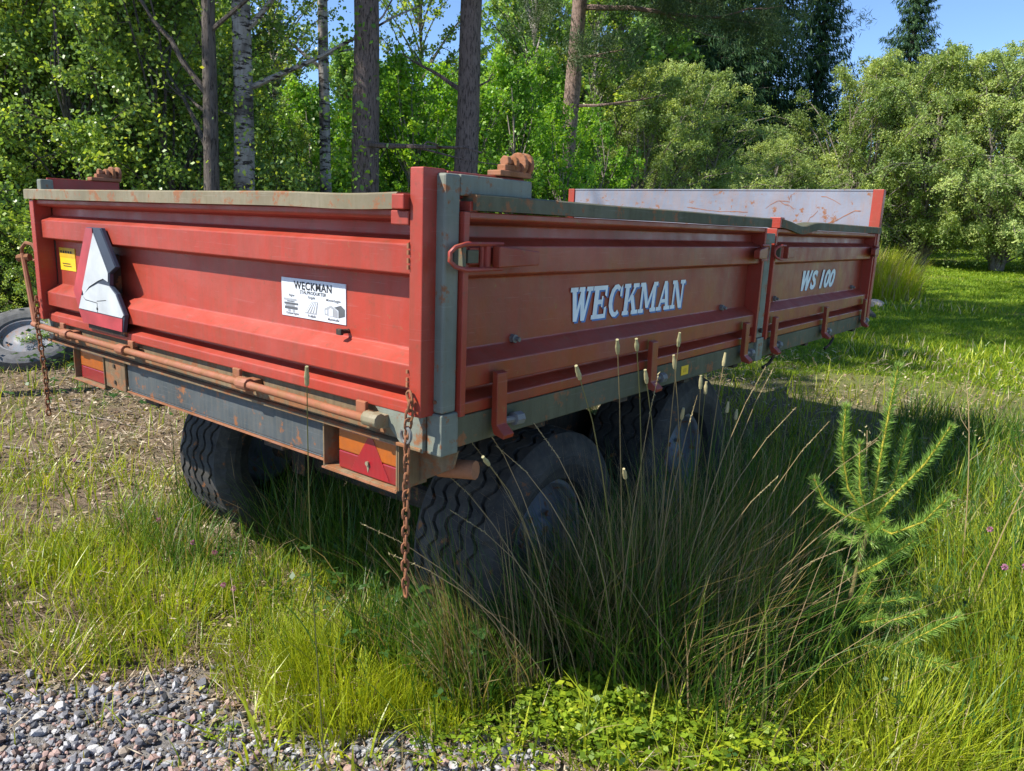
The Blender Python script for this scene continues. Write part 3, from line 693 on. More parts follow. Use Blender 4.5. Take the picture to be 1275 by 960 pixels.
def wheel(x, y, z, s, Rt=.425, Wt=.38):
    wl = bpy.data.objects.new('wheel', None); C.objects.link(wl); wl.parent = trailer
    wl.location = (x - T0[0], y - T0[1], z - T0[2])
    tyre_mesh('tyre', Rt, Wt, .235, M['rubber'], wl)
    rim_build(wl, .235, Wt / 2, s, M['rim']); wheel_nuts(wl, .235, Wt / 2, s, M['rim'])
    return wl
wheel(-0.39, 0.86, -0.590, 1); wheel(-0.39, 1.96, -0.525, 1)
wheel(-2.01, 0.86, -0.590, -1); wheel(-2.01, 1.96, -0.525, -1)

# ------------------------------------------------------------------ chains hanging off the tailgate corners
def link_mesh(mat, ln=.030, wd=.017, r=.0036):
    mb = MB(); pts = []
    for i in range(13):
        a = 2 * pi * i / 12; x = cos(a) * wd / 2; z = sin(a) * wd / 2
        z += (ln - wd) / 2 if z > 0.0001 else (-(ln - wd) / 2 if z < -.0001 else 0)
        pts.append((x, 0, z))
    mb.tube(pts, r, 6, cap=False)
    o = mb.build('link', mat, smooth=True); return o
LINK = link_mesh(M['rust']); LINKME = LINK.data; bpy.data.objects.remove(LINK)
def chain(pts, label, shackle=None):
    """links laid end to end down the polyline pts (world)"""
    ch = empty('hanging_chain', pts[0], label, 'chain', 'rusty chains at the rear corners')
    P = [Vector(p) for p in pts]; seg = [(b - a).length for a, b in zip(P, P[1:])]; T = sum(seg); n = int(T / .0232)
    rr = random.Random(len(pts) + int(T * 100))
    for k in range(n):
        d = (k + .5) / n * T; i = 0
        while i < len(seg) - 1 and d > seg[i]: d -= seg[i]; i += 1
        p = P[i].lerp(P[i + 1], d / seg[i]); t = (P[i + 1] - P[i]).normalized()
        q = t.to_track_quat('-Z', 'X')
        o = bpy.data.objects.new('link', LINKME); C.objects.link(o); o.parent = ch
        o.location = p - P[0]; o.rotation_euler = (q.to_matrix().to_4x4() @ Matrix.Rotation((k % 2) * pi / 2 + rr.uniform(-.3, .3), 4, 'Z')).to_euler()
    if shackle:
        s = Vector(shackle) - P[0]
        mb = MB(); pts_ = [s + Vector((cos(a) * .017, 0, sin(a) * .020)) for a in [radians_(40 + 300 * i / 14) + pi / 2 + .35 for i in range(15)]]
        mb.tube(pts_, .0045, 6); mb.build('shackle', M['steel'], ch, smooth=True)
    return ch
chain([(-0.062, -.055, 1.105), (-0.048, -.060, 1.085), (-0.052, -.062, 1.045), (-0.060, -.060, 1.000), (-0.062, -.060, 0.80), (-0.066, -.058, .66), (-0.060, -.060, .56)],
      'long rusty chain with a shiny shackle hanging down the near grey corner post', (-0.060, -.064, 0.997))
chain([(-2.36, -.055, 1.14), (-2.35, -.060, 1.07), (-2.36, -.060, 1.00), (-2.33, -.058, .80), (-2.335, -.058, .62)],
      'thin rusty chain hanging at the far left corner by the lock lever')
# ------------------------------------------------------------------ plant builders
def unit(v): return v / np.maximum(np.linalg.norm(v, axis=-1, keepdims=True), 1e-9)
def polar(b, d):
    b = radians_(b); return CAM.x + d * sin(b), CAM.y + d * cos(b)
def blades(x, y, h, w_, lean, rnd, az=None, curve=1.0, z=None, levels=4, r=None):
    """curved tapering grass blades; returns V, (quads, tris), rnd"""
    r = r or rng; n = len(x); z = th(x, y) - 0.01 if z is None else z
    az = r.uniform(0, 2 * pi, n) if az is None else az
    face = az + r.normal(0, .5, n) + pi / 2
    dx, dy = np.cos(az), np.sin(az); sx, sy = np.cos(face), np.sin(face)
    T = np.linspace(0, 1, levels); V = []
    for t in T[:-1]:
        u = lean * (0.35 * t + 0.65 * t ** 2 * curve); up = t * (1 - 0.30 * lean * t)
        cx = x + dx * h * u; cy = y + dy * h * u; cz = z + h * up
        ww = w_ * (1 - t) ** 0.55 * .5 * (1 if t > 0 else .7)
        V += [np.stack([cx - sx * ww, cy - sy * ww, cz], -1), np.stack([cx + sx * ww, cy + sy * ww, cz], -1)]
    u = lean * (0.35 + 0.65 * curve); V.append(np.stack([x + dx * h * u, y + dy * h * u, z + h * (1 - .30 * lean)], -1))
    k = len(V); V = np.stack(V, 1).reshape(-1, 3); b = np.arange(n)[:, None] * k
    Q = [b + np.array([[2 * i, 2 * i + 1, 2 * i + 3, 2 * i + 2]]) for i in range(levels - 2)]
    nq = len(Q); Q = np.concatenate(Q); Tt = b + np.array([[k - 3, k - 2, k - 1]])
    return V, (Q, Tt), np.concatenate([np.tile(rnd, nq), rnd])
def mergeg(parts):
    Vs, Qs, Ts, Rq, Rt, o = [], [], [], [], [], 0
    for V, (Q, Tt), rn in parts:
        Vs.append(V); Qs.append(Q + o); Ts.append(Tt + o); Rq.append(rn[:len(Q)]); Rt.append(rn[len(Q):]); o += len(V)
    return np.concatenate(Vs), (np.concatenate(Qs), np.concatenate(Ts)), np.concatenate(Rq + Rt)
def stuff(name, parts, mat, label=None):
    V, F, rn = mergeg(parts); return tag(nmesh(name, V, F, mat, rnd=rn), label, None, None, 'stuff')
def leaf_quads(c, nrm, up, ln, wd, fold=0.0):
    """rhombic leaves: centre c, normal nrm, long axis up"""
    a = unit(up - nrm * (up * nrm).sum(-1, keepdims=True)); b = np.cross(nrm, a)
    ln = np.asarray(ln).reshape(-1, 1); wd = np.asarray(wd).reshape(-1, 1)
    V = np.stack([c - a * ln * .5, c + b * wd * .5 - a * ln * .08, c + a * ln * .5, c - b * wd * .5 - a * ln * .08], 1).reshape(-1, 3)
    F = np.arange(len(V)).reshape(-1, 4); return V, F
def rdir(r, n): return unit(r.normal(0, 1, (n, 3)))
def leafcloud(r, cen, per, sig, ln, wd, upb=0.6, droop=0.0, crn=None):
    """leaves scattered round cluster centres; rnd varies by cluster and by leaf"""
    n = len(cen) * per; cc = np.repeat(cen, per, 0)
    off = r.normal(0, 1, (n, 3)) * sig; c = cc + off; c[:, 2] -= droop * np.hypot(off[:, 0], off[:, 1])
    nr = unit(rdir(r, n) + np.array([0, 0, upb])); up = rdir(r, n) + np.array([0, 0, -.4])
    s = r.uniform(.65, 1.25, n)
    V, F = leaf_quads(c, nr, up, ln * s, wd * s)
    crn = r.uniform(.15, .75, len(cen)) if crn is None else crn
    return V, F, np.clip(np.repeat(crn, per) + r.normal(0, .17, n), 0, 1)

# ------------------------------------------------------------------ tree builders
def trunk_tube(mb, pts, r0, r1, n=12, seed=0, flare=1.35):
    P = [Vector(p) for p in pts]; rr = random.Random(seed); out = []; rad = []
    tot = len(P)
    for i, p in enumerate(P):
        t = i / (tot - 1); out.append(p); rad.append((r0 + (r1 - r0) * t) * (1 + (flare - 1) * math.exp(-t * 14)) * (1 + rr.uniform(-.04, .04)))
    mb.tube(out, rad, n)
def wander(p0, p1, n, amp, seed=0, sagz=0.0):
    rr = random.Random(seed); a, b = Vector(p0), Vector(p1); L = (b - a).length; o = Vector((0, 0, 0)); out = []
    for i in range(n + 1):
        t = i / n; o += Vector((rr.uniform(-1, 1), rr.uniform(-1, 1), rr.uniform(-.5, .5))) * amp * L / n
        out.append(a.lerp(b, t) + o * (1 if i else 0) * min(1, t * 3) - Vector((0, 0, sagz * L * sin(pi * t))))
    return out
def spheroid(r, n, R0, z0, z1, top=.6, hollow=.35, lump=.25):
    """cluster centres spread through an uneven crown"""
    z = r.uniform(0, 1, n) ** .9; a = r.uniform(0, 2 * pi, n)
    prof = np.sin(np.clip(z, 0.02, .98) ** top * pi) ** .6
    lumpf = 1 + lump * np.sin(a * 3 + z * 9) + lump * .6 * np.sin(a * 5 - z * 14 + 2)
    q = (hollow + (1 - hollow) * r.uniform(0, 1, n) ** .6) * R0 * prof * lumpf
    return np.stack([q * np.cos(a), q * np.sin(a), z0 + (z1 - z0) * z], -1)

def make_tree_meshes(kind, seed, H, R0, z0=0.3, ncl=500, per=45, sig=.22, ln=.075, wd=.055, nbr=26, leafm='leaf_birch', barkm='bark_dark', r0=.09, stems=1, spread=.4, upb=.6, twigm=None, lump=.25, top=.6):
    """returns (wood mesh, crown mesh) in tree coordinates"""
    r = np.random.default_rng(seed); cen = spheroid(r, ncl, R0, z0, H, top=top, lump=lump)
    V, F, rn = leafcloud(r, cen, per, sig, ln, wd, upb)
    co = nmesh('crown', V, F, M[leafm], rnd=rn)
    mb = MB()
    for s in range(stems):
        a = 2 * pi * s / max(1, stems) + seed; e = spread if stems > 1 else 0.12
        top_ = (cos(a) * e * R0, sin(a) * e * R0, H * (.92 if stems == 1 else .75 + .1 * (s % 3)))
        b = (cos(a) * .12 * (stems > 1), sin(a) * .12 * (stems > 1), -.05)
        st = wander(b, top_, 10, .25 if stems > 1 else .12, seed + s)
        trunk_tube(mb, st, r0, r0 * .18, 8, seed + s)
        idx = r.choice(ncl, min(ncl, nbr // stems), replace=False)
        for i in idx:
            c = cen[i]; t = max(.06, min(.9, (c[2] - .30 * math.hypot(c[0], c[1])) / H)); k = t * (len(st) - 1); a0 = st[int(k)].lerp(st[min(len(st) - 1, int(k) + 1)], k % 1)
            mb.tube(wander(a0, tuple(c), 5, .22, int(i)), [r0 * .30 * (1 - .8 * q / 5) for q in range(6)], 5)
    wo = mb.build('trunk', M[barkm], smooth=True)
    res = (wo.data, co.data); bpy.data.objects.remove(wo); bpy.data.objects.remove(co); return res
def plant_tree(name, meshes, x, y, s, rz, label, cat, group=None, sz=None, sink=0.0):
    t = empty(name, (x, y, z_at(x, y) - sink), label, cat, group, rz)
    t.scale = (s, s, sz or s)
    for nm, me in zip(('trunk', 'crown'), meshes):
        o = bpy.data.objects.new(nm, me); C.objects.link(o); o.parent = t
    return t

def spruce_meshes(seed, H, R0, z0=.4, whorls=34, nb=11):
    r = np.random.default_rng(seed); mb = MB(); mb.tube([(0, 0, -.1), (0, 0, H * .5), (0, 0, H)], [.16, .09, .01], 8)
    Cs, N_, U_, Ls, rn = [], [], [], [], []
    for w_ in range(whorls):
        t = w_ / (whorls - 1); z = z0 + (H - z0) * t ** .92; rad = R0 * (1 - t) ** .8 * r.uniform(.75, 1.15) + .12
        for b in range(nb):
            a = 2 * pi * (b + r.uniform(-.35, .35)) / nb + w_ * 1.3; L = rad * r.uniform(.65, 1.15)
            dirv = np.array([cos(a), sin(a), 0]); n = int(14 + L * 70); s = r.uniform(.08, 1, n)
            zz = z - L * .30 * s + L * .28 * s ** 2.4      # droop then lift at the tip
            p = dirv * (s * L)[:, None]; p[:, 2] = zz; side_ = np.array([-sin(a), cos(a), 0])
            lat = r.normal(0, .13, n) * L * (1.1 - s * .6); p = p + side_ * lat[:, None]; p[:, 2] -= np.abs(lat) * .55 + r.uniform(0, .12, n)
            Cs.append(p); N_.append(unit(r.normal(0, .7, (n, 3)) + dirv * .7 + np.array([0, 0, .4]))); U_.append(dirv * .5 + r.normal(0, .3, (n, 3)) + np.array([0, 0, -.9]))
            Ls.append(r.uniform(.12, .28, n)); rn.append(np.clip(.25 + .45 * s + r.normal(0, .15, n), 0, 1))
            if b % 2 == 0: mb.tube([(0, 0, z), tuple(dirv * L * .5 + np.array([0, 0, z - L * .1])), tuple(dirv * L * .9 + np.array([0, 0, z - L * .06]))], [.022, .014, .004], 4)
    c = np.concatenate(Cs); l = np.concatenate(Ls)
    V, F = leaf_quads(c, np.concatenate(N_), np.concatenate(U_), l, l * .17)
    co = nmesh('crown', V, F, M['needle_spruce'], rnd=np.concatenate(rn)); wo = mb.build('trunk', M['bark_dark'])
    res = (wo.data, co.data); bpy.data.objects.remove(wo); bpy.data.objects.remove(co); return res
def needle_tufts(r, cen, per, ln, wd, spread=1.0):
    n = len(cen) * per; c = np.repeat(cen, per, 0); d = unit(rdir(r, n) + np.array([0, 0, .25])); c = c + d * ln * .5 + r.normal(0, .03, (n, 3)) * spread
    V, F = leaf_quads(c, unit(np.cross(d, rdir(r, n))), d, np.full(n, ln) * r.uniform(.7, 1.2, n), np.full(n, wd))
    return V, F, np.clip(np.repeat(r.uniform(.2, .8, len(cen)), per) + r.normal(0, .15, n), 0, 1)

def boughs_meshes(seed, H, R0, z0, nb, ntw, nlf, ln, wd, tw=.45, leafm='leaf_birch', barkm='bark_dark', r0=.05, stems=3, arch=.35, droop=.3, top=.6, leader=False, sub=2, jit=.02):
    """tree or bush grown bough by bough: stems > arching boughs > side twigs > leaves on the twigs"""
    r = np.random.default_rng(seed); mb = MB(); st = []
    for s in range(stems):
        a = 2 * pi * s / stems + seed; e = .35 * R0 if stems > 1 else .1
        pts = wander((cos(a) * .10 * (stems > 1), sin(a) * .10 * (stems > 1), -.05), (cos(a) * e, sin(a) * e, H * (.95 if stems == 1 else r.uniform(.62, .85))), 10, .22 if stems > 1 else .08, seed * 7 + s)
        trunk_tube(mb, pts, r0, r0 * .15, 8, seed + s); st.append(pts)
    end = spheroid(r, nb, R0, z0, H, top=top, hollow=.55, lump=.38)
    LP, LD, LC = [], [], []
    for b in range(nb):
        E_ = end[b] * np.array([1, 1, 1]) ; P_ = st[b % stems]; zs = max(.12 * H * .3, E_[2] - arch * math.hypot(E_[0], E_[1]) * 1.5 - .1 * H); k = min(.93, max(.05, zs / H)) * (len(P_) - 1)
        a0 = np.array(P_[int(k)].lerp(P_[min(len(P_) - 1, int(k) + 1)], k % 1)); D = E_ - a0; L = np.linalg.norm(D)
        C1 = a0 + D * .5 + np.array([0, 0, arch * L]) + r.normal(0, .10 * L, 3)
        T = np.linspace(0, 1, 7)[:, None]; crv = a0 * (1 - T) ** 2 + 2 * C1 * T * (1 - T) + E_ * T ** 2
        rb = r0 * .38 * min(1, L / R0 + .3); mb.tube([tuple(p) for p in crv], [rb * (1 - .85 * i / 6) + .002 for i in range(7)], 5, False)
        tone = r.uniform(.15, .7)
        t = r.uniform(.28, 1.0, ntw)[:, None]; B0 = a0 * (1 - t) ** 2 + 2 * C1 * t * (1 - t) + E_ * t ** 2
        tl = tw * r.uniform(.5, 1.2, (ntw, 1)) * (1.15 - .5 * t); td = unit(rdir(r, ntw) + D / (L + 1e-6) * .8 + np.array([0, 0, .15]))
        q = r.uniform(.1, 1, (ntw, nlf, 1)); P = B0[:, None] + td[:, None] * tl[:, None] * q + np.array([0, 0, -1.]) * (droop * tl[:, None] * q ** 2)
        P = P + r.normal(0, jit + .06 * tw, P.shape); LP.append(P.reshape(-1, 3)); LC.append(np.clip(tone + r.normal(0, .10, (ntw, 1)) + r.normal(0, .13, (ntw, nlf)), 0, 1).ravel())
        for i in range(0, ntw, sub):
            e2 = B0[i] + td[i] * tl[i] + np.array([0, 0, -droop * tl[i, 0]]); mid = B0[i] + td[i] * tl[i] * .55 + np.array([0, 0, -droop * .25 * tl[i, 0]])
            mb.tube([tuple(B0[i]), tuple(mid), tuple(e2)], [rb * .28 + .001, rb * .18 + .001, .0012], 3, False)
    c = np.concatenate(LP); rn = np.concatenate(LC); n = len(c)
    nr = unit(rdir(r, n) + np.array([-.25, -.35, .75])); up = rdir(r, n) + np.array([0, 0, -.7]); s = r.uniform(.6, 1.3, n)
    V, F = leaf_quads(c, nr, up, ln * s, wd * s)
    co = nmesh('crown', V, F, M[leafm], rnd=rn); wo = mb.build('trunk', M[barkm], smooth=True)
    res = (wo.data, co.data); bpy.data.objects.remove(wo); bpy.data.objects.remove(co); return res
# ------------------------------------------------------------------ the trees whose trunks stand behind the trailer
def big_tree(name, label, cat, b, d, r0, bark, H, lean, crown, limbs=(), group=None, seed=1, r1=None):
    x, y = polar(b, d); t = empty(name, (x, y, z_at(x, y)), label, cat, group)
    mb = MB(); P = wander((0, 0, -.1), (lean[0], lean[1], H), 16, .035, seed); trunk_tube(mb, P, r0, r1 or r0 * .35, 14, seed, 1.3)
    for (z, az, el, L, rr_) in limbs:
        k = z / H * 16; a0 = P[int(k)].lerp(P[min(16, int(k) + 1)], k % 1)
        e = Vector((cos(az) * cos(el), sin(az) * cos(el), sin(el))) * L
        w_ = wander(a0, a0 + e, 7, .16, seed + int(z * 10)); mb.tube(w_, [rr_ * (1 - .8 * q / 7) for q in range(8)], 6)
        for q in (3, 5): 
            e2 = Matrix.Rotation(.7 if q == 3 else -.8, 3, 'Z') @ (e * .42); mb.tube(wander(w_[q], w_[q] + e2, 4, .2, q), [rr_ * .4 * (1 - .8 * v / 4) for v in range(5)], 5)
    mb.build('trunk', M[bark], t, smooth=True)
    V, F, rn, m = crown(P); nmesh('crown', V, F, M[m], t, rnd=rn); return t
RA = np.random.default_rng(11)
def birch_crown(R0, zlow, H, nlow, nhigh, ln=.06, zmid=5.4, sig=.20, per=34, bias=(0, 0)):
    def f(P):
        r = RA; c1 = spheroid(r, nlow, R0, zlow, zmid, hollow=.2); c1[:, 0] += bias[0]; c1[:, 1] += bias[1]
        c2 = spheroid(r, nhigh, R0 * 1.25, zmid - .5, H, hollow=.2)
        A = leafcloud(r, c1, per, sig, ln, ln * .75, .5); Bc = leafcloud(r, c2, 26, .32, ln * 1.9, ln * 1.5, .5)
        return np.concatenate([A[0], Bc[0]]), np.concatenate([A[1], Bc[1] + len(A[0])]), np.concatenate([A[2], Bc[2]]), 'leaf_birch'
    return f
def pine_crown(R0, zlow, H, n, extra=(), ln=.09, per=60):
    def f(P):
        r = RA; c = spheroid(r, n, R0, zlow, H, hollow=.3, lump=.35)
        V, F, rn = needle_tufts(r, c, per, ln * 1.7, .028, 3.5)
        if len(extra):
            e = np.array(extra, float); V2, F2, r2 = needle_tufts(r, e, 90, ln * 1.3, .011, 2.6)
            F = np.concatenate([F, F2 + len(V)]); V = np.concatenate([V, V2]); rn = np.concatenate([rn, r2])
        return V, F, rn, 'needle_pine'
    return f
big_tree('birch_tree', 'slender dark-barked birch behind the left half of the tailgate, forked low with thin slanting boughs', 'tree', -60.0, 8.6, .085, 'bark_dark', 10.5, (.1, .1),
         birch_crown(1.5, 1.6, 10.5, 80, 110, .045), ((2.0, 2.9, .75, 2.6, .030), (2.7, 3.6, .9, 1.6, .035), (3.3, .2, .5, 1.5, .025), (2.5, 2.7, .35, 1.9, .02)), seed=3)
big_tree('birch_tree', 'white and black mottled birch standing just right of the dark forked one', 'tree', -58.0, 9.6, .125, 'bark_birch', 12, (-.05, .3),
         birch_crown(1.5, 2.3, 12, 34, 110, .045), ((2.9, .6, .45, 2.2, .035), (3.5, .3, .7, 1.8, .04), (2.6, 3.0, .3, 1.2, .02)), seed=5)
big_tree('birch_tree', 'thin pale birch trunk close to the left of the thick brown pine', 'tree', -52.1, 11.0, .085, 'bark_birch', 11.5, (.15, 0),
         birch_crown(1.2, 2.7, 11.5, 22, 90, .045), ((3.4, 3.6, .6, 1.5, .03), (4.2, .4, .7, 1.3, .03)), seed=7)
big_tree('pine_tree', 'thickest brown pine trunk, leafy sprouts climbing its bark, behind the middle of the tailgate', 'tree', -49.6, 9.2, .165, 'bark_pine', 14, (.35, .1),
         pine_crown(2.4, 6.0, 14, 420), ((2.35, -.25, -.12, 2.6, .035), (6.8, 1.0, .2, 2.2, .05)), seed=9)
big_tree('pine_tree', 'straight grey-brown pine trunk rising behind the near grey corner post', 'tree', -42.4, 9.3, .150, 'bark_pine', 14.5, (.25, .2),
         pine_crown(2.5, 6.0, 14.5, 420), ((2.95, 3.5, .5, 1.0, .035), (2.98, .4, .5, .35, .018), (7, 4, .2, 2.0, .05)), seed=12)
# pine with needle boughs hanging into the top of the view
r_ = random.Random(8); ex = []
px, py = polar(-35.2, 14.0)
for (az, z, L, n, dz) in ((.35, 5.2, 3.8, 90, -.22), (-.2, 5.6, 3.4, 70, -.16), (.9, 5.4, 2.6, 50, -.18), (-.9, 5.7, 2.4, 50, -.25), (2.6, 5.3, 1.8, 30, -.2), (-.5, 4.2, 1.7, 36, -.12), (0.1, 6.0, 4.6, 110, -.20), (-.5, 6.2, 3.6, 80, -.2), (.6, 6.1, 4.6, 90, -.15)):
    for i in range(n):
        s = r_.uniform(.25, 1) * L
        ex.append((cos(az) * s + r_.gauss(0, .28), sin(az) * s + r_.gauss(0, .28), z + dz * s + r_.gauss(0, .16)))
big_tree('pine_tree', 'pinkish flaky pine with dark needle boughs drooping over the middle of the picture', 'tree', -35.2, 14.0, .16, 'bark_pink', 15, (.2, .3),
         pine_crown(2.8, 6.5, 15, 190, ex), ((5.0, .35, -.12, 3.4, .05), (5.6, -.2, -.10, 3.2, .05), (4.2, -.5, -.1, 1.6, .03), (3.4, .1, .08, 1.8, .03), (5.4, .9, -.08, 2.4, .04)), seed=15)
# sprouts of leaves climbing the thick pine, its own small plant
x, y = polar(-49.9, 8.95)
cen = np.stack([RA.normal(-.08, .12, 46), RA.normal(0, .10, 46), RA.uniform(.9, 3.6, 46)], -1)
V, F, rn = leafcloud(RA, cen, 13, .10, .06, .045, .3)
tag(nmesh('climbing_ivy', V, F, M['leaf_alder'], rnd=rn, loc=(x, y, z_at(x, y))), 'green leafy sprouts clinging up the thickest brown pine trunk', 'shrub')
# weathered nest box high on the straight pine
x, y = polar(-41.3, 9.05)
nb = empty('nest_box', (x, y, 4.10), 'weathered wooden nest box on the straight grey-brown pine trunk', 'nest box')
MB().box(-.09, .09, -.07, .07, .0, .26).build('box_wall', M['wood_box'], nb, bevel=.003)
MB().box(-.12, .20, -.10, .09, -.018, -.001).build('box_floor', M['wood_box'], nb, bevel=.003)
MB().prism([(-.11, .262), (.11, .262), (.11, .275), (-.11, .30)], lambda a, b, h: (h, -a, b), -.12, .12).build('box_roof', M['wood_box'], nb)
MB().tube([(0, -.0705, .18), (0, -.075, .18)], .018, 10).build('entrance_hole', M['black'], nb)

# ------------------------------------------------------------------ shrub and tree stock
BL = [boughs_meshes(20 + i, 4.6, 1.9, .3, 84, 16, 36, .044, .034, .42, 'leaf_birch', 'bark_dark', .034, 4) for i in range(2)]
BT = [boughs_meshes(25, 7.5, 2.0, 1.2, 120, 14, 20, .066, .052, .45, 'leaf_birch', 'bark_birch', .06, 1, .15, .5)]
AL = [boughs_meshes(30 + i, 4.4, 1.4, .3, 84, 14, 22, .064, .048, .34, 'leaf_alder', 'twig', .030, 3, .2, .15) for i in range(2)]
WI = [boughs_meshes(40 + i, 7.0, 3.9, .2, 150, 24, 34, .078, .042, .62, 'leaf_willow', 'twig', .075, 7, .42, .55, .8, sub=3) for i in range(2)]
FA = [boughs_meshes(50 + i, 10.0, 2.9, .6, 120, 14, 20, .14, .10, .80, 'leaf_far', 'twig', .12, 1, .15, .25, sub=3) for i in range(2)]
SP = [spruce_meshes(60 + i, 12.0, 2.5) for i in range(2)]
rp = random.Random(21)
def row(name, cat, meshes, spots, group, s0=1.0):
    for i, (b, d, s, label) in enumerate(spots):
        x, y = polar(b, d); plant_tree(name, meshes[i % len(meshes)], x, y, s, rp.uniform(0, 6.28), label, cat, group, s * rp.uniform(.94, 1.06))
row('leafy_bush', 'bush', BL, [
    (-76.0, 11.8, 1.15, 'tall sunlit leafy bush beyond the left edge of the clearing, over the old tyre'),
    (-71.0, 11.4, 1.15, 'yellow-green leafy bush rising behind the far left corner post of the trailer'),
    (-66.5, 10.6, 1.02, 'dense leafy bush behind the tailgate over the warning triangle'),
    (-62.5, 10.4, 1.05, 'dense leafy bush filling the gap left of the dark forked birch'),
    (-56.0, 11.8, 0.66, 'lower leafy bush between the mottled birch and the thin pale birch'),
    (-60.8, 13.0, .95, 'leafy bush seen in the gap between the dark forked birch and the mottled birch')], 'leafy bushes along the forest edge on the left')
row('young_birch', 'tree', BT, [
    (-72.0, 14.5, 1.0, 'tall leafy young birch at the upper left corner of the picture'),
    (-61.5, 16.5, 1.0, 'tall leafy young birch far behind the dark forked birch'),
    (-78.0, 13.0, 1.0, 'tall leafy young birch just beyond the left edge of the picture')], 'young birches at the forest edge')
TB = boughs_meshes(27, 12.5, 1.9, 6.8, 110, 12, 20, .08, .065, .5, 'leaf_birch', 'bark_birch', .11, 1, .1, .4)
for i, (x, y, s_, lb) in enumerate(((-6.9, -.6, 1.0, 'tall bare-stemmed birch standing left of the clearing, its shadow falling on the trailer front'), (-9.3, .6, 1.05, 'tall bare-stemmed birch farther left of the clearing'))):
    plant_tree('tall_birch', TB, x, y, s_, i * 2.1, lb, 'tree', 'tall birches left of the clearing')
row('undergrowth_bush', 'bush', BL, [
    (-79.5, 10.2, .5, 'low dark bush at the left edge of the picture beside the old tyre'),
    (-73.0, 10.6, .50, 'low leafy bush right behind the old tyre'),
    (-69.5, 9.0, .34, 'small leafy shrub near the far left corner of the trailer')], 'low bushes round the old tyre')
row('alder_sapling', 'sapling', AL, [
    (-47.2, 12.6, .92, 'bright green leafy sapling just right of the thickest pine trunk'),
    (-44.6, 13.6, .90, 'bright green leafy sapling just left of the straight pine trunk'),
    (-39.5, 12.6, .86, 'bright green leafy sapling right behind the rusty hinge knuckle of the near post'),
    (-37.0, 15.5, .98, 'dense green sapling at the left foot of the pinkish flaky pine'),
    (-35.9, 12.4, .72, 'green sapling in front of the pinkish flaky pine trunk'),
    (-33.2, 15.0, .78, 'dense green sapling just right of the pinkish flaky pine'),
    (-53.8, 14.0, .86, 'bright green sapling seen between the thin pale birch and the mottled birch'),
    (-50.8, 15.0, .80, 'bright green sapling seen left of the thickest pine trunk')], 'bright green saplings behind the trailer')
row('willow_bush', 'bush', WI, [
    (-30.0, 18.0, .68, 'pale green bush behind the joint of the two side boards, left of the dark spruces'),
    (-26.8, 20.5, .70, 'pale green bush in front of the dark spruces, right of its twin'),
    (-14.8, 27.0, .86, 'big pale green bush with arching grey boughs over the front end of the trailer'),
    (-10.6, 27.5, .90, 'big pale grey-green bush right of the trailer front, at the lawn edge'),
    (-6.2, 27.0, .92, 'big rounded pale green bush at the far end of the lawn on the right'),
    (-1.2, 28.0, .94, 'big pale green bush at the right edge of the picture'),
    (-20.5, 24.0, .50, 'low pale green bush at the foot of the dark spruces')], 'pale green bushes round the lawn')
row('spruce_tree', 'tree', SP, [
    (-24.8, 27.0, 1.15, 'dark spruce left of the tallest dark spruce, behind pale bushes'),
    (-21.8, 29.5, 1.35, 'tallest dark spruce with drooping boughs right of the middle'),
    (-18.2, 31.0, .98, 'narrower dark spruce right of the tallest one, sky beside it'),
    (-12.8, 42.0, 1.22, 'spruce with a green pointed top standing above the big pale bushes'),
    (-27.5, 30.0, 1.2, 'dark spruce behind the pale bush left of the spruce clump')], 'dark spruces beyond the clearing')
# far trees close the view; heights leave the sky where the photograph has it
fspots = []
for b, d, s in ((-80, 17, 1.0), (-76, 20, 1.05), (-71.5, 19, 1.0), (-67.5, 20, .85), (-63, 19, .75), (-59.5, 22, .70), (-56.3, 24, .60), (-53.5, 24, .50), (-51, 22, .55), (-48, 22, .52), (-45.2, 25, .48), (-42, 22, .55), (-38.5, 24, .85), (-35, 25, 1.05), (-31.5, 26, 1.05),
                (-28, 30, 1.15), (-24, 36, 1.0), (-20, 38, .62), (-16, 38, .62), (-13, 46, .72), (-9.5, 42, .78), (-6.3, 42, .84), (-3, 40, .86), (1, 40, 1.0), (5, 38, 1.0)):
    fspots.append((b, d, s, 'leafy tree of the green wall of forest closing the view'))
for lo, hi, lb in ((-99, -58, 'leafy forest tree in the far wall behind the birches and bushes on the left'), (-58, -44, 'lower leafy forest tree far behind the gap of sky between birch and pine trunks'),
                   (-44, -29, 'leafy forest tree far behind the pinkish flaky pine'), (-29, -17, 'leafy forest tree far behind the dark spruces'), (-17, 99, 'leafy forest tree far behind the big pale bushes on the right')):
    row('forest_tree', 'tree', FA, [(b, d, s, lb) for b, d, s, q in fspots if lo <= b < hi], lb.replace('leafy forest tree', 'forest trees').replace('lower ', ''))
TN = boughs_meshes(71, 9.5, 1.1, 4.0, 60, 10, 18, .07, .055, .4, 'leaf_birch', 'bark_birch', .065, 1, .1, .4)
row('thin_birch', 'tree', [TN], [
    (-69.0, 12.8, 1.0, 'thin pale birch stem among the bushes behind the far left corner post'),
    (-63.8, 12.4, .9, 'thin pale birch stem just left of the dark forked birch'),
    (-55.2, 15.5, .9, 'thin pale stem right of the mottled birch, far back'),
    (-45.6, 16.5, .85, 'thin pale stem between the two big pine trunks, far back'),
    (-33.0, 17.5, .9, 'thin pale stem right of the pinkish flaky pine'),
    (-37.9, 18.0, .95, 'thin pale stem left of the pinkish flaky pine')], 'thin birch stems in the wood')

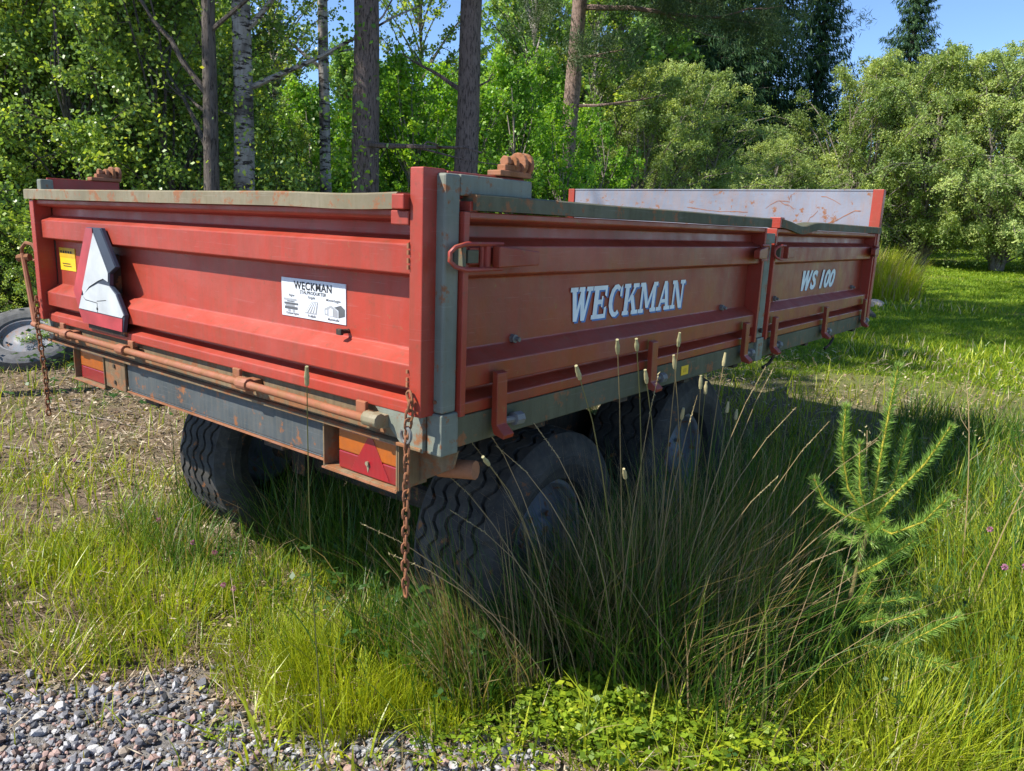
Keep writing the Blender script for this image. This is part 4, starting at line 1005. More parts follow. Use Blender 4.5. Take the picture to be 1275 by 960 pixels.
# tall dry grass tuft by the lawn edge, behind the front of the trailer
def tuft_parts(cx, cy, rad, n, h0, h1, wd, r0, r1, lean=.35):
    a = rng.uniform(0, 2 * pi, n); q = rad * np.sqrt(rng.uniform(0, 1, n)); x = cx + q * np.cos(a); y = cy + q * np.sin(a)
    return blades(x, y, rng.uniform(h0, h1, n), np.full(n, wd), rng.uniform(.1, lean * 2, n), rng.uniform(r0, r1, n), az=a + rng.normal(0, .6, n))
# ------------------------------------------------------------------ gravel
def gravel():
    r = np.random.default_rng(4)
    n = 66000
    x = r.uniform(-2.6, 2.4, n); y = r.uniform(-1.4, .6, n)
    k = in_gravel(x, y) + r.normal(0, .055, n) > .01; x, y = x[k], y[k]
    s = np.clip(r.lognormal(-5.0, .58, len(x)), .0025, .021) * np.where(r.uniform(0, 1, len(x)) < .03, 1.5, 1)
    # angular stones from a jittered, squashed icosphere
    bm = bmesh.new(); bmesh.ops.create_icosphere(bm, subdivisions=1, radius=1); P = np.array([v.co[:] for v in bm.verts]); Fi = np.array([[v.index for v in f.verts] for f in bm.faces]); bm.free()
    keep = np.hypot(x - CAM.x, y - CAM.y) < 3.6; x, y, s = x[keep], y[keep], s[keep]; n = len(x)
    Q = P[None] * r.uniform(.62, 1.25, (n, len(P), 1)) * r.uniform(.55, 1.15, (n, 1, 3))
    a = r.uniform(0, 2 * pi, n); c_, s_ = np.cos(a), np.sin(a); b = r.normal(0, .5, n); cb, sb_ = np.cos(b), np.sin(b)
    X = Q[..., 0] * c_[:, None] - Q[..., 1] * s_[:, None]; Y = Q[..., 0] * s_[:, None] + Q[..., 1] * c_[:, None]; Z = Q[..., 2] * .8
    Y2 = Y * cb[:, None] - Z * sb_[:, None]; Z2 = Y * sb_[:, None] + Z * cb[:, None]
    V = np.stack([X * s[:, None] + x[:, None], Y2 * s[:, None] + y[:, None], Z2 * s[:, None] + (th(x, y) + s * .45 + r.uniform(0, .006, n))[:, None]], -1)
    F = (np.arange(n)[:, None, None] * len(P) + Fi[None]).reshape(-1, 3)
    m, t, p = newmat('granite_chips'); at = nn(t, 'ShaderNodeAttribute', attribute_name='rnd')
    col = ramp(t, at.outputs['Fac'], [(0, (.10, .10, .11)), (.3, (.25, .25, .265)), (.6, (.42, .415, .42)), (.74, (.58, .57, .55)), (.76, (.36, .23, .19)), (.9, (.46, .31, .26)), (.93, (.20, .14, .11)), (1, (.30, .24, .18))])
    sp = ramp(t, noise(t, 260, 4, .8), [(.4, 0), (.62, 1)])
    t.links.new(mixc(t, sp, mixc(t, 1.0, col, (.62, .6, .6), 'MULTIPLY'), col), p.inputs['Base Color']); p.inputs['Roughness'].default_value = .75
    tag(nmesh('gravel', V.reshape(-1, 3), F, m, rnd=np.repeat(r.uniform(0, 1, n), len(Fi))), 'grey and pink crushed granite gravel', kind='stuff')
gravel()

# ------------------------------------------------------------------ meadow
def sample(n, d0, d1, b0, b1, pw=1.0):
    """points in a wedge round the viewpoint's ground position, denser nearby"""
    u = rng.uniform(0, 1, n); d = d0 * (d1 / d0) ** (u ** pw); b = np.radians(rng.uniform(b0, b1, n))
    return CAM.x + d * np.sin(b), CAM.y + d * np.cos(b), d
def patch(x, y, f, seed):   # smooth pseudo noise 0..1
    r = np.random.default_rng(seed); v = 0
    for k in range(5):
        a, ph, q = r.uniform(0, 2 * pi), r.uniform(0, 6), f * r.uniform(.6, 1.8); v = v + np.sin((x * cos(a) + y * sin(a)) * q + ph)
    return .5 + v / 7
def straw_zone(x, y):
    return np.exp(-(((x + 4.6) / 2.3) ** 2 + ((y - 1.15) / .80) ** 2) ** 1.5)
def under(x, y): return (x > -2.35) & (x < -.06) & (y > .02) & (y < 4.05)
def tyre_clear(x, y):
    ok = np.ones_like(x, bool)
    for xc in (-.39, -2.01):
        for yc in (.86, 1.96): ok &= ~((np.abs(x - xc) < .21) & (np.abs(y - yc) < .30))
    return ok
P_short, P_deep = [], []
# short sunlit meadow: left, front and right
x, y, d = sample(190000, 1.1, 9.0, -84, 36)
g = in_gravel(x, y); sz = straw_zone(x, y); pt = patch(x, y, 5, 1); pt2 = patch(x, y, 13, 2)
dens = np.clip(.25 + 1.5 * (pt - .3), .05, 1) * np.where(g > 0, .05 + .10 * (pt2 > .66) + .30 * (x > -.35) * np.clip(1 - g * 2.2, 0, 1), np.clip(.35 - g * 3.5, 0, 1)) * (1 - .97 * sz)
dens *= np.where(under(x, y), .22, 1)
dens = dens * np.where(y > 3.6, .45, 1)
k = (rng.uniform(0, 1, len(x)) < dens) & tyre_clear(x, y) & (y < 7.5)
x, y, d, pt2, g = x[k], y[k], d[k], pt2[k], g[k]
h = rng.uniform(.05, .15, len(x)) * (.6 + 1.0 * pt2) * np.where((x > .25) & (y > .55), 1.5, 1) * np.where(g > 0, .7, 1)
h *= np.where(y > 4.5, .6, 1) * np.where(np.hypot(x - .75, y - 1.3) < .35, .6, 1)
col = np.clip(rng.normal(.52, .16, len(x)) + .25 * (pt2 - .5), 0, 1); dry = rng.uniform(0, 1, len(x)) < .2; col[dry] = rng.uniform(.87, 1, dry.sum())
P_short.append(blades(x, y, h, .0028 + .0016 * rng.uniform(0, 1, len(x)) + .0008 * d, rng.uniform(.15, 1.0, len(x)), col))
# longer upright blades sprinkled through it
x, y, d = sample(26000, 1.3, 8.0, -82, 30); g = in_gravel(x, y)
k = (g < 0) & (rng.uniform(0, 1, len(x)) < (.15 + .9 * patch(x, y, 4, 9)) * (1 - .85 * straw_zone(x, y))) & tyre_clear(x, y) & ~under(x, y)
x, y, d = x[k], y[k], d[k]
P_short.append(blades(x, y, rng.uniform(.14, .30, len(x)), .004 + .0008 * d, rng.uniform(.1, .8, len(x)), np.clip(rng.normal(.55, .17, len(x)), 0, 1)))
# lush clumps in front: left of the near wheel and along the gravel edge
for cx, cy, rad, n, h0, h1, wd, lo, hi in ((-.62, .22, .30, 2600, .10, .27, .0045, .45, .84), (-.30, .38, .22, 1500, .10, .24, .0045, .45, .84), (-.95, .15, .22, 900, .08, .20, .004, .4, .84), (-1.6, .05, .25, 900, .08, .18, .004, .4, .84),
                                           (-2.2, .0, .3, 800, .08, .2, .004, .35, .84), (-1.35, .42, .25, 700, .08, .2, .004, .3, .84), (.95, 1.0, .25, 1100, .15, .34, .005, .4, .84), (1.25, 1.6, .35, 1600, .15, .42, .005, .4, .84), (1.3, 2.3, .5, 1700, .15, .4, .006, .4, .84)):
    P_short.append(tuft_parts(cx, cy, rad, n, h0, h1, wd, lo, hi))
# big soft blades at the gravel edge, close to the viewer
for cx, cy, n, h0, h1 in ((-.62, -.18, 14, .14, .28), (-.48, -.14, 12, .14, .26), (-.38, .0, 12, .12, .24), (-.30, -.05, 10, .14, .26), (-.12, .16, 14, .12, .24), (.05, .26, 16, .12, .24), (.30, .36, 18, .14, .30), (.42, .44, 18, .15, .34), (.56, .52, 22, .15, .36), (.70, .62, 22, .15, .36), (.85, .75, 30, .15, .36), (1.0, .95, 30, .15, .4)):
    P_short.append(tuft_parts(cx, cy, .10, n, h0, h1, .0105, .45, .84, .6))
stuff('meadow_grass', P_short, M['grass'], 'short sunlit yellow-green meadow grass round the trailer')

# tall clump that hides the right wheels, and the dark growth in the trailer's shade
def tall_ok(x, y): return tyre_clear(x, y)
x = rng.normal(.17, .20, 6000); y = .62 + np.abs(rng.normal(0, .50, 6000)); k = tall_ok(x, y) & (y < 2.2) & (x > -.19) & (y - .45 > -.9 * x * (x < 0) - .1); x, y = x[k], y[k]
P_deep.append(blades(x, y, rng.uniform(.22, .74, len(x)), rng.uniform(.004, .008, len(x)), rng.uniform(.05, .75, len(x)), np.where(rng.uniform(0, 1, len(x)) < .2, rng.uniform(.88, 1, len(x)), rng.uniform(.0, .84, len(x)))))
x = rng.normal(.12, .19, 1500); y = .60 + np.abs(rng.normal(0, .42, 1500)); k = tall_ok(x, y) & (x > -.12); x, y = x[k], y[k]
P_deep.append(blades(x, y, rng.uniform(.45, .95, len(x)), rng.uniform(.0022, .0035, len(x)), rng.uniform(.05, .75, len(x)), rng.uniform(.86, 1, len(x)), az=np.where(rng.uniform(0, 1, len(x)) < .55, rng.normal(pi + .3, .6, len(x)), rng.normal(.3, .7, len(x))), levels=5))
x = rng.uniform(.1, 1.3, 9000); y = rng.uniform(1.0, 5.5, 9000); k = rng.uniform(0, 1, 9000) < patch(x, y, 4, 5) + .15; x, y = x[k], y[k]
P_deep.append(blades(x, y, rng.uniform(.14, .42, len(x)), rng.uniform(.004, .008, len(x)), rng.uniform(.1, .8, len(x)), rng.uniform(0, .9, len(x))))
x = rng.uniform(-2.3, -.1, 9000); y = rng.uniform(.1, 3.8, 9000); k = tall_ok(x, y) & (rng.uniform(0, 1, 9000) < .25 + .7 * patch(x, y, 4, 6)); x, y = x[k], y[k]
P_deep.append(blades(x, y, rng.uniform(.10, .40, len(x)), rng.uniform(.003, .006, len(x)), rng.uniform(.2, 1.0, len(x)), rng.uniform(0, 1, len(x))))
# round the left wheels and the far side
x = rng.uniform(-2.5, -.4, 4200); y = rng.uniform(.55, 1.1, 4200); k = tall_ok(x, y); x, y = x[k], y[k]
P_deep.append(blades(x, y, rng.uniform(.20, .62, len(x)), rng.uniform(.003, .007, len(x)), rng.uniform(.1, .8, len(x)), rng.uniform(.0, 1, len(x))))
x = rng.uniform(-.80, -.08, 1300); y = rng.uniform(.30, .46, 1300)
P_deep.append(blades(x, y, rng.uniform(.15, .46, len(x)), rng.uniform(.004, .008, len(x)), rng.uniform(.1, .8, len(x)), rng.uniform(0, 1, len(x))))
x = rng.uniform(-.16, .30, 1500); y = rng.uniform(.75, 2.4, 1500); k = tall_ok(x, y); x, y = x[k], y[k]
P_deep.append(blades(x, y, rng.uniform(.35, .85, len(x)), rng.uniform(.004, .008, len(x)), rng.uniform(.05, .6, len(x)), rng.uniform(0, 1, len(x))))
x = rng.uniform(-.28, .02, 420); y = rng.uniform(.30, .42, 420) + .1 * (x > -.1)
P_deep.append(blades(x, y, rng.uniform(.35, .80, len(x)), rng.uniform(.0025, .006, len(x)), rng.uniform(.1, .7, len(x)), np.where(rng.uniform(0, 1, len(x)) < .55, rng.uniform(.86, 1, len(x)), rng.uniform(0, .84, len(x))), az=rng.normal(pi + .2, .7, len(x)), levels=5))
x = rng.uniform(-2.5, -1.75, 520); y = rng.uniform(.18, .40, 520)
P_deep.append(blades(x, y, rng.uniform(.12, .40, len(x)), rng.uniform(.003, .006, len(x)), rng.uniform(.1, .8, len(x)), rng.uniform(.3, 1, len(x))))
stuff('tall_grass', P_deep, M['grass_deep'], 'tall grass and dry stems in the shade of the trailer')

# lawn
P = []
x, y, d = sample(150000, 6.0, 42, -24, 6, .9); k = (y > 5.6 + 2.2 * patch(x, y, 1.4, 3)) & (x > -7 + .0 * y); x, y, d = x[k], y[k], d[k]
P.append(blades(x, y, rng.uniform(.03, .085, len(x)), .0035 + .0011 * d, rng.uniform(.2, 1, len(x)), np.clip(rng.normal(.5, .22, len(x)), 0, 1), levels=3))
stuff('lawn_grass', P, M['lawn'], 'bright mown lawn grass on the right')
# rough verge between lawn and trailer, and tall dry tufts
P = []
x, y, d = sample(26000, 4, 26, -30, 2); k = (patch(x, y, 1.1, 8) > .55) & (y > 3.2) & (x > .1 - .16 * y) & (y < 14); x, y, d = x[k], y[k], d[k]
P.append(blades(x, y, rng.uniform(.05, .22, len(x)), .003 + .0012 * d, rng.uniform(.2, .8, len(x)), np.clip(rng.normal(.6, .3, len(x)), 0, 1)))
for b, d, rad, n, h in ((-14.6, 17.5, .9, 2600, 1.15), (-12.9, 17.0, .7, 1500, 1.0), (-16.5, 18, .9, 1600, 1.0), (-11.9, 16.4, .5, 600, .7)):
    cx, cy = polar(b, d); P.append(tuft_parts(cx, cy, rad, n, .4 * h, h, .02, .55, 1, .3))
stuff('dry_verge_grass', P, M['grass'], 'pale dry grass tufts between the trailer front and the lawn')
# straw litter lying on the ground
def litter():
    x, y, d = sample(130000, 1.2, 9, -84, 8)
    g = in_gravel(x, y); dens = .10 + .9 * straw_zone(x, y) + .35 * patch(x, y, 3, 12) * (g < 0) + .25 * (np.abs(g) < .06) + .12 * under(x, y)
    k = (rng.uniform(0, 1, len(x)) < dens * .7) & (g < .35); x, y, d = x[k], y[k], d[k]; n = len(x)
    a = rng.uniform(0, 2 * pi, n); L = rng.uniform(.02, .13, n) * np.where(rng.uniform(0, 1, n) < .3, .35, 1); e = rng.normal(0, .16, n)
    c = np.stack([x, y, th(x, y) + rng.uniform(.004, .03, n)], -1); u = np.stack([np.cos(a), np.sin(a), e], -1)
    nr = unit(np.stack([rng.normal(0, .4, n), rng.normal(0, .4, n), np.ones(n)], -1))
    V, F = leaf_quads(c, nr, u, L, (.0022 + .0009 * d) * np.where(L < .045, 3.2, 1))
    tag(nmesh('straw_litter', V, F, M['straw'], rnd=rng.uniform(0, 1, n)), 'dry straw and broken stems lying on the bare ground', kind='stuff')
litter()
def hay():
    x, y, d = sample(80000, 1.2, 9.5, -84, 8); g = in_gravel(x, y)
    k = (g < .05) & (rng.uniform(0, 1, len(x)) < .12 + .7 * (patch(x, y, 6, 31) > .55)) & ~under(x, y); x, y, d = x[k], y[k], d[k]; n = len(x)
    c = np.stack([x, y, th(x, y) + rng.uniform(.01, .13, n)], -1); u = unit(rng.normal(0, 1, (n, 3)) * np.array([1, 1, .6]))
    V, F = leaf_quads(c, rdir(rng, n), u, rng.uniform(.02, .12, n), .0014 + .0006 * d)
    tag(nmesh('dead_thatch', V, F, M['straw'], rnd=rng.uniform(.1, 1, n)), 'tangled dead hay caught in the meadow grass', kind='stuff')
hay()
# low herbs: lobed leaves along the gravel edge and in the meadow
def herbs(name, mat, spec, label):
    Vs, Fs, rs, o = [], [], [], 0
    for cx, cy, rx, ry, n, h, s in spec:
        x = rng.normal(cx, rx, n); y = rng.normal(cy, ry, n); k = tyre_clear(x, y); x, y = x[k], y[k]; n = len(x)
        c = np.stack([x, y, th(x, y) + rng.uniform(.15, 1, n) * h], -1); cl = rng.uniform(.2, .9, n)
        for j in range(3):   # three leaflets each
            a = rng.uniform(0, 2 * pi, n) if j == 0 else a + 2.1
            u = np.stack([np.cos(a), np.sin(a), rng.normal(.05, .2, n)], -1); L = s * rng.uniform(.7, 1.3, n)
            nr = unit(np.stack([rng.normal(0, .35, n), rng.normal(0, .35, n), np.ones(n)], -1))
            V, F = leaf_quads(c + u * (L * .55)[:, None], nr, u, L, L * .72); Vs.append(V); Fs.append(F + o); o += len(V); rs.append(np.clip(cl + rng.normal(0, .1, n), 0, 1))
    return tag(nmesh(name, np.concatenate(Vs), np.concatenate(Fs), M[mat], rnd=np.concatenate(rs)), label, kind='stuff')
herbs('ground_herbs', 'weed', [(.30, .56, .12, .07, 620, .17, .027), (.12, .46, .12, .06, 420, .13, .025), (.48, .68, .14, .08, 620, .17, .028), (.42, .52, .12, .06, 300, .10, .024), (-.12, .28, .14, .08, 260, .08, .02), (.72, .85, .16, .10, 260, .14, .02),
                               (-1.3, .25, .35, .12, 420, .05, .014), (-2.0, .2, .5, .18, 400, .05, .015), (-.7, .30, .3, .12, 380, .08, .015), (-.75, -.22, .05, .04, 40, .03, .012), (-.60, -.1, .04, .03, 40, .03, .012), (.9, 1.5, .4, .5, 500, .12, .018)],
      'yellow-green lobed herbs along the gravel edge')
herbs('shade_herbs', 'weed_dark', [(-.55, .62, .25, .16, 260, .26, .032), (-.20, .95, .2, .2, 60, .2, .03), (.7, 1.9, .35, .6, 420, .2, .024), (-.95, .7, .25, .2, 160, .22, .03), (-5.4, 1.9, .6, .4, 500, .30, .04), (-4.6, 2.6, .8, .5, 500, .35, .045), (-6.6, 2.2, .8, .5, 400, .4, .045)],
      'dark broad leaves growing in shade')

# ------------------------------------------------------------------ single plants one can pick out
def curve_pts(p0, p1, bow, n=7):
    a, b = Vector(p0), Vector(p1); out = []
    for i in range(n + 1):
        t = i / n; out.append(Vector((a.x + (b.x - a.x) * t ** 1.6, a.y + (b.y - a.y) * t ** 1.6, a.z + (b.z - a.z) * (1 - (1 - t) ** 1.15))) + Vector(bow) * sin(pi * t))
    return out
def facernd(o, v):
    a = o.data.attributes.new('rnd', 'FLOAT', 'FACE'); a.data.foreach_set('value', np.full(len(o.data.polygons), v, np.float32) if np.isscalar(v) else v); return o
def timothy(p0, head, L, r, label, tone=.35, headr=.0075):
    z0 = z_at(*p0); p = (p0[0], p0[1], z0); e = empty('timothy_stalk', p, label, 'grass stalk', 'tall timothy grass stalks with seed heads')
    P = [q - Vector(p) for q in curve_pts(p, head, (rp.uniform(-.03, .03), rp.uniform(-.02, .02), 0))]
    facernd(MB().tube(P, [.0022 * (1 - .4 * i / 7) for i in range(8)], 5).build('stem', M['stalk'], e), tone)
    d = (P[-1] - P[-2]).normalized(); q = P[-1]; n = 9; rad = [headr * (.35 + .65 * sin(pi * min(.93, .12 + i / n)) ** .5) * rp.uniform(.9, 1.1) for i in range(n + 1)]
    facernd(MB().tube([q + d * (L * (i / n - .15)) for i in range(n + 1)], rad, 8).build('seed_head', M['head'], e, smooth=True), rp.uniform(.2, 1))
    # a couple of stem leaves
    V, F, rn = blades(np.array([P[3].x, P[2].x]), np.array([P[3].y, P[2].y]), np.array([.16, .22]), np.array([.005, .006]), np.array([.7, .5]), np.array([.4, .6]), z=np.array([P[3].z, P[2].z]))
    nmesh('stem_leaf', V, F, M['grass_deep'], e, rnd=rn)
Z = .95
T = [((.22, .62), (.3, .156, .222), 'grey-green timothy stalk leftmost of those standing before the side board'),
     ((.20, .72), (.3, .327, .265), 'timothy stalk with its head below the M of WECKMAN, greyish'),
     ((.24, .70), (.3, .426, .262), 'pale timothy stalk with its head just left of the middle hook'),
     ((.26, .76), (.3, .493, .165), 'timothy stalk with a fat head against the middle hook'),
     ((.22, .84), (.3, .67, .250), 'tallest pale timothy stalk, head under the N of WECKMAN'),
     ((.30, .86), (.3, .657, .185), 'greenish timothy stalk just below the tallest one'),
     ((.30, .95), (.3, 1.012, .150), 'pale timothy stalk with its head by the rear foot of the joint post'),
     ((.24, .92), (.3, .848, .098), 'timothy stalk, upper of two heads over the far wheel'),
     ((.27, .96), (.3, .888, .075), 'timothy stalk, lower of two heads over the far wheel'),
     ((.22, .86), (.3, .734, .020), 'timothy stalk with its head left of the far wheel rim'),
     ((.33, 1.0), (.3, 1.08, -.02), 'timothy stalk with its head at the upper right rim of the far tyre'),
     ((.34, 1.05), (.3, 1.165, -.06), 'timothy stalk with its head right of the far tyre'),
     ((.18, .70), (.3, .412, -.09), 'short timothy stalk between the two right wheels'),
     ((.02, .55), (.10, .067, -.02), 'pale timothy stalk before the near tyre under the corner post'),
     ((-.36, -.10), (-.205, -.25, .185), 'lone timothy stalk before the tailgate, head against the lock rod')]
for (p0, (hx, hy, hz), lb) in T:
    hh = .035 if 'lone' not in lb else .05
    timothy(p0, (hx, hy, hz + Z), hh + rp.uniform(0, .012), .01, lb, rp.uniform(.1, .6), .0062)
# dry leaning culms of the clump, each its own stalk
cul = [((.05, .55), (-.20, .35, .86)), ((.1, .5), (-.25, .25, .80)), ((.02, .6), (-.12, .30, .95)), ((.12, .55), (-.15, .2, .70)), ((.2, .62), (.05, .32, .98)), ((.15, .7), (-.05, .28, .9)), ((.3, .8), (.52, 1.1, .98)), ((.33, .85), (.6, 1.2, .93)), ((.35, .9), (.72, 1.35, .86)),
       ((.28, .8), (.46, .95, 1.12)), ((.38, .95), (.8, 1.3, .72)), ((.3, .7), (.55, .9, .8)), ((.42, .9), (.75, 1.0, .6)), ((.25, .66), (.35, .72, 1.05)), ((.2, .6), (.28, .6, 1.12)), ((.08, .5), (-.3, .1, .55)), ((.0, .45), (-.33, .02, .66)), ((.3, .9), (.4, 1.2, 1.08))]
for i, (p0, p1) in enumerate(cul):
    z0 = z_at(*p0); p = (p0[0], p0[1], z0)
    e = empty('dry_stalk', p, 'thin brown leaning dry stalk of the tall clump hiding the right wheels', 'grass stalk', 'dry stalks of the tall clump')
    P = [q - Vector(p) for q in curve_pts(p, p1, (rp.uniform(-.03, .03), 0, rp.uniform(0, .03)))]
    facernd(MB().tube(P, [.0020 * (1 - .5 * k / 7) for k in range(8)], 5).build('stem', M['stalk'], e), rp.uniform(.5, 1))
    n = 16; t = rp.random()
    cc = np.array([list(P[-1] + (P[-2] - P[-1]) * (k / n) * 1.1) for k in range(n)]); dd = np.tile(np.array(list((P[-1] - P[-2]).normalized())), (n, 1)) + rng.normal(0, .18, (n, 3))
    V, F = leaf_quads(cc, rdir(rng, n), dd, np.full(n, .016), np.full(n, .0035)); nmesh('spikelets', V, F, M['head'], e, rnd=rng.uniform(.3, 1, n))
# tall branching dry stalks on the right and long bent straws
for p0, p1, lb in (((.93, 2.35), (.80, 2.6, .88), 'tall dry branching stalk behind the young pine'), ((1.15, 2.6), (1.22, 2.75, .62), 'dry bent stalk at the right edge behind the young pine'), ((1.0, 2.0), (1.15, 2.3, .75), 'slanting dry stalk right of the young pine'),
                   ((.55, 2.1), (.50, 2.2, .70), 'dry stalk left of the young pine top'), ((-2.75, -.25), (-2.12, .02, .62), 'pale fallen-over straw in front of the left lamp'), ((-2.6, .0), (-2.62, .1, .55), 'thin pale straw beside the left chain')):
    z0 = z_at(*p0); p = (p0[0], p0[1], z0); e = empty('dry_stalk', p, lb, 'grass stalk')
    P = [q - Vector(p) for q in curve_pts(p, (p1[0], p1[1], p1[2] + z0), (rp.uniform(-.03, .03), 0, .02))]
    mb = MB().tube(P, [.0028 * (1 - .5 * k / 7) for k in range(8)], 5)
    for k, s in ((4, 1), (5, -1), (6, 1)): mb.tube([P[k], P[k] + Vector((.04 * s, .01, .05)), P[k] + Vector((.06 * s, .01, .11))], [.0016, .0013, .001], 4)
    facernd(mb.build('stem', M['stalk'], e), .8)
    n = 30; idx = rng.integers(5, 8, n); cc = np.array([list(P[i]) for i in idx]) + rng.normal(0, .018, (n, 3)); V, F = leaf_quads(cc, rdir(rng, n), rdir(rng, n) + np.array([0, 0, 1]), np.full(n, .018), np.full(n, .005)); nmesh('spikelets', V, F, M['head'], e, rnd=rng.uniform(.3, 1, n))
# red clover
for i, (x, y, h, lb) in enumerate(((-2.15, .30, .16, 'pink clover flower highest in the meadow on the left'), (-1.60, .27, .16, 'pinkest clover flower, left of the lone timothy stalk'), (-1.80, .28, .15, 'small pink clover flower beside the pinkest one'), (-1.42, .20, .10, 'pair-left pink clover flower low in the meadow'),
                        (-1.36, .21, .10, 'pair-right pink clover flower low in the meadow'), (1.02, 2.05, .42, 'pink clover flower right of the young pine top shoots'), (1.10, 1.85, .36, 'pink clover flower below and right of the highest one by the pine'), (1.16, 1.9, .36, 'rightmost pink clover flower by the young pine'), (-3.2, .35, .2, 'faint pink clover flower at the left edge of the meadow'))):
    z0 = z_at(x, y); e = empty('clover_flower', (x, y, z0), lb, 'flower', 'pink clover flowers')
    facernd(MB().tube([(0, 0, 0), (.01, 0, h * .6), (.005, .005, h)], .0016, 5).build('stem', M['grass'], e), .3)
    n = 70; c = rdir(rng, n); V, F = leaf_quads(c * .009 + np.array([.005, .005, h + .006]), unit(np.cross(c, rdir(rng, n))), c, np.full(n, .010), np.full(n, .0035)); nmesh('flower_head', V, F, M['clover'], e, rnd=rng.uniform(0, 1, n))
# pale dock leaf and dark climbing weed
def ribbed_leaf(L, Wd, mat, parent, name='leaf', arch=.25):
    n, k = 10, 3; V = []
    for i in range(n + 1):
        t = i / n; ww = Wd * .5 * (sin(pi * t ** .8) ** .8 + .02)
        for j in range(-k, k + 1):
            s = j / k; V.append((L * t, ww * s, arch * L * sin(pi * t * .8) + .18 * abs(ww * s) + .012 * Wd / .05 * sin(i * 2.2 + abs(j)) * .2))
    i = np.arange(n)[:, None]; j = np.arange(2 * k)[None]; a = i * (2 * k + 1) + j
    F = np.stack([a, a + 1, a + 2 * k + 2, a + 2 * k + 1], -1).reshape(-1, 4)
    return nmesh(name, V, F, M[mat], parent, smooth=True, rnd=rng.uniform(.2, .8, len(F)))
e = empty('dock_plant', (-.36, .46, z_at(-.36, .46)), 'pale wrinkled broad leaf lying on the grass before the near tyre', 'plant')
for rz, L, dz, tl in ((-.55, .17, .11, .1), (-.1, .10, .12, .4)):
    o = ribbed_leaf(L, L * .48, 'dock', e, 'leaf'); o.location = (0, 0, dz); o.rotation_euler = (.25, tl, rz)
facernd(MB().tube([(0, 0, 0), (.005, 0, .12)], .004, 6).build('stem', M['weed_dark'], e), .5)
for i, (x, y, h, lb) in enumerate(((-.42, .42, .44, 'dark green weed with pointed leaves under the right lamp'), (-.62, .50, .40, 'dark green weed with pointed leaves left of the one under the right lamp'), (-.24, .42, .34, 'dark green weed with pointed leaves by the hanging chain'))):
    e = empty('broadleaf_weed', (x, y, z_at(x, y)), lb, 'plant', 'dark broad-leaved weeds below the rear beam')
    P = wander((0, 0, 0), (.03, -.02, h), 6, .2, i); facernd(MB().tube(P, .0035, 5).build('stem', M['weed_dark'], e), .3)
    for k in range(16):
        q = P[1 + k % 6]; o = ribbed_leaf(.07 + .03 * rp.random(), .05, 'weed_dark', e, 'leaf'); o.location = q + Vector((rp.uniform(-.02, .02), rp.uniform(-.02, .02), 0)); o.rotation_euler = (rp.uniform(-.3, .3), rp.uniform(-.1, .5), k * 2.4 + rp.random())

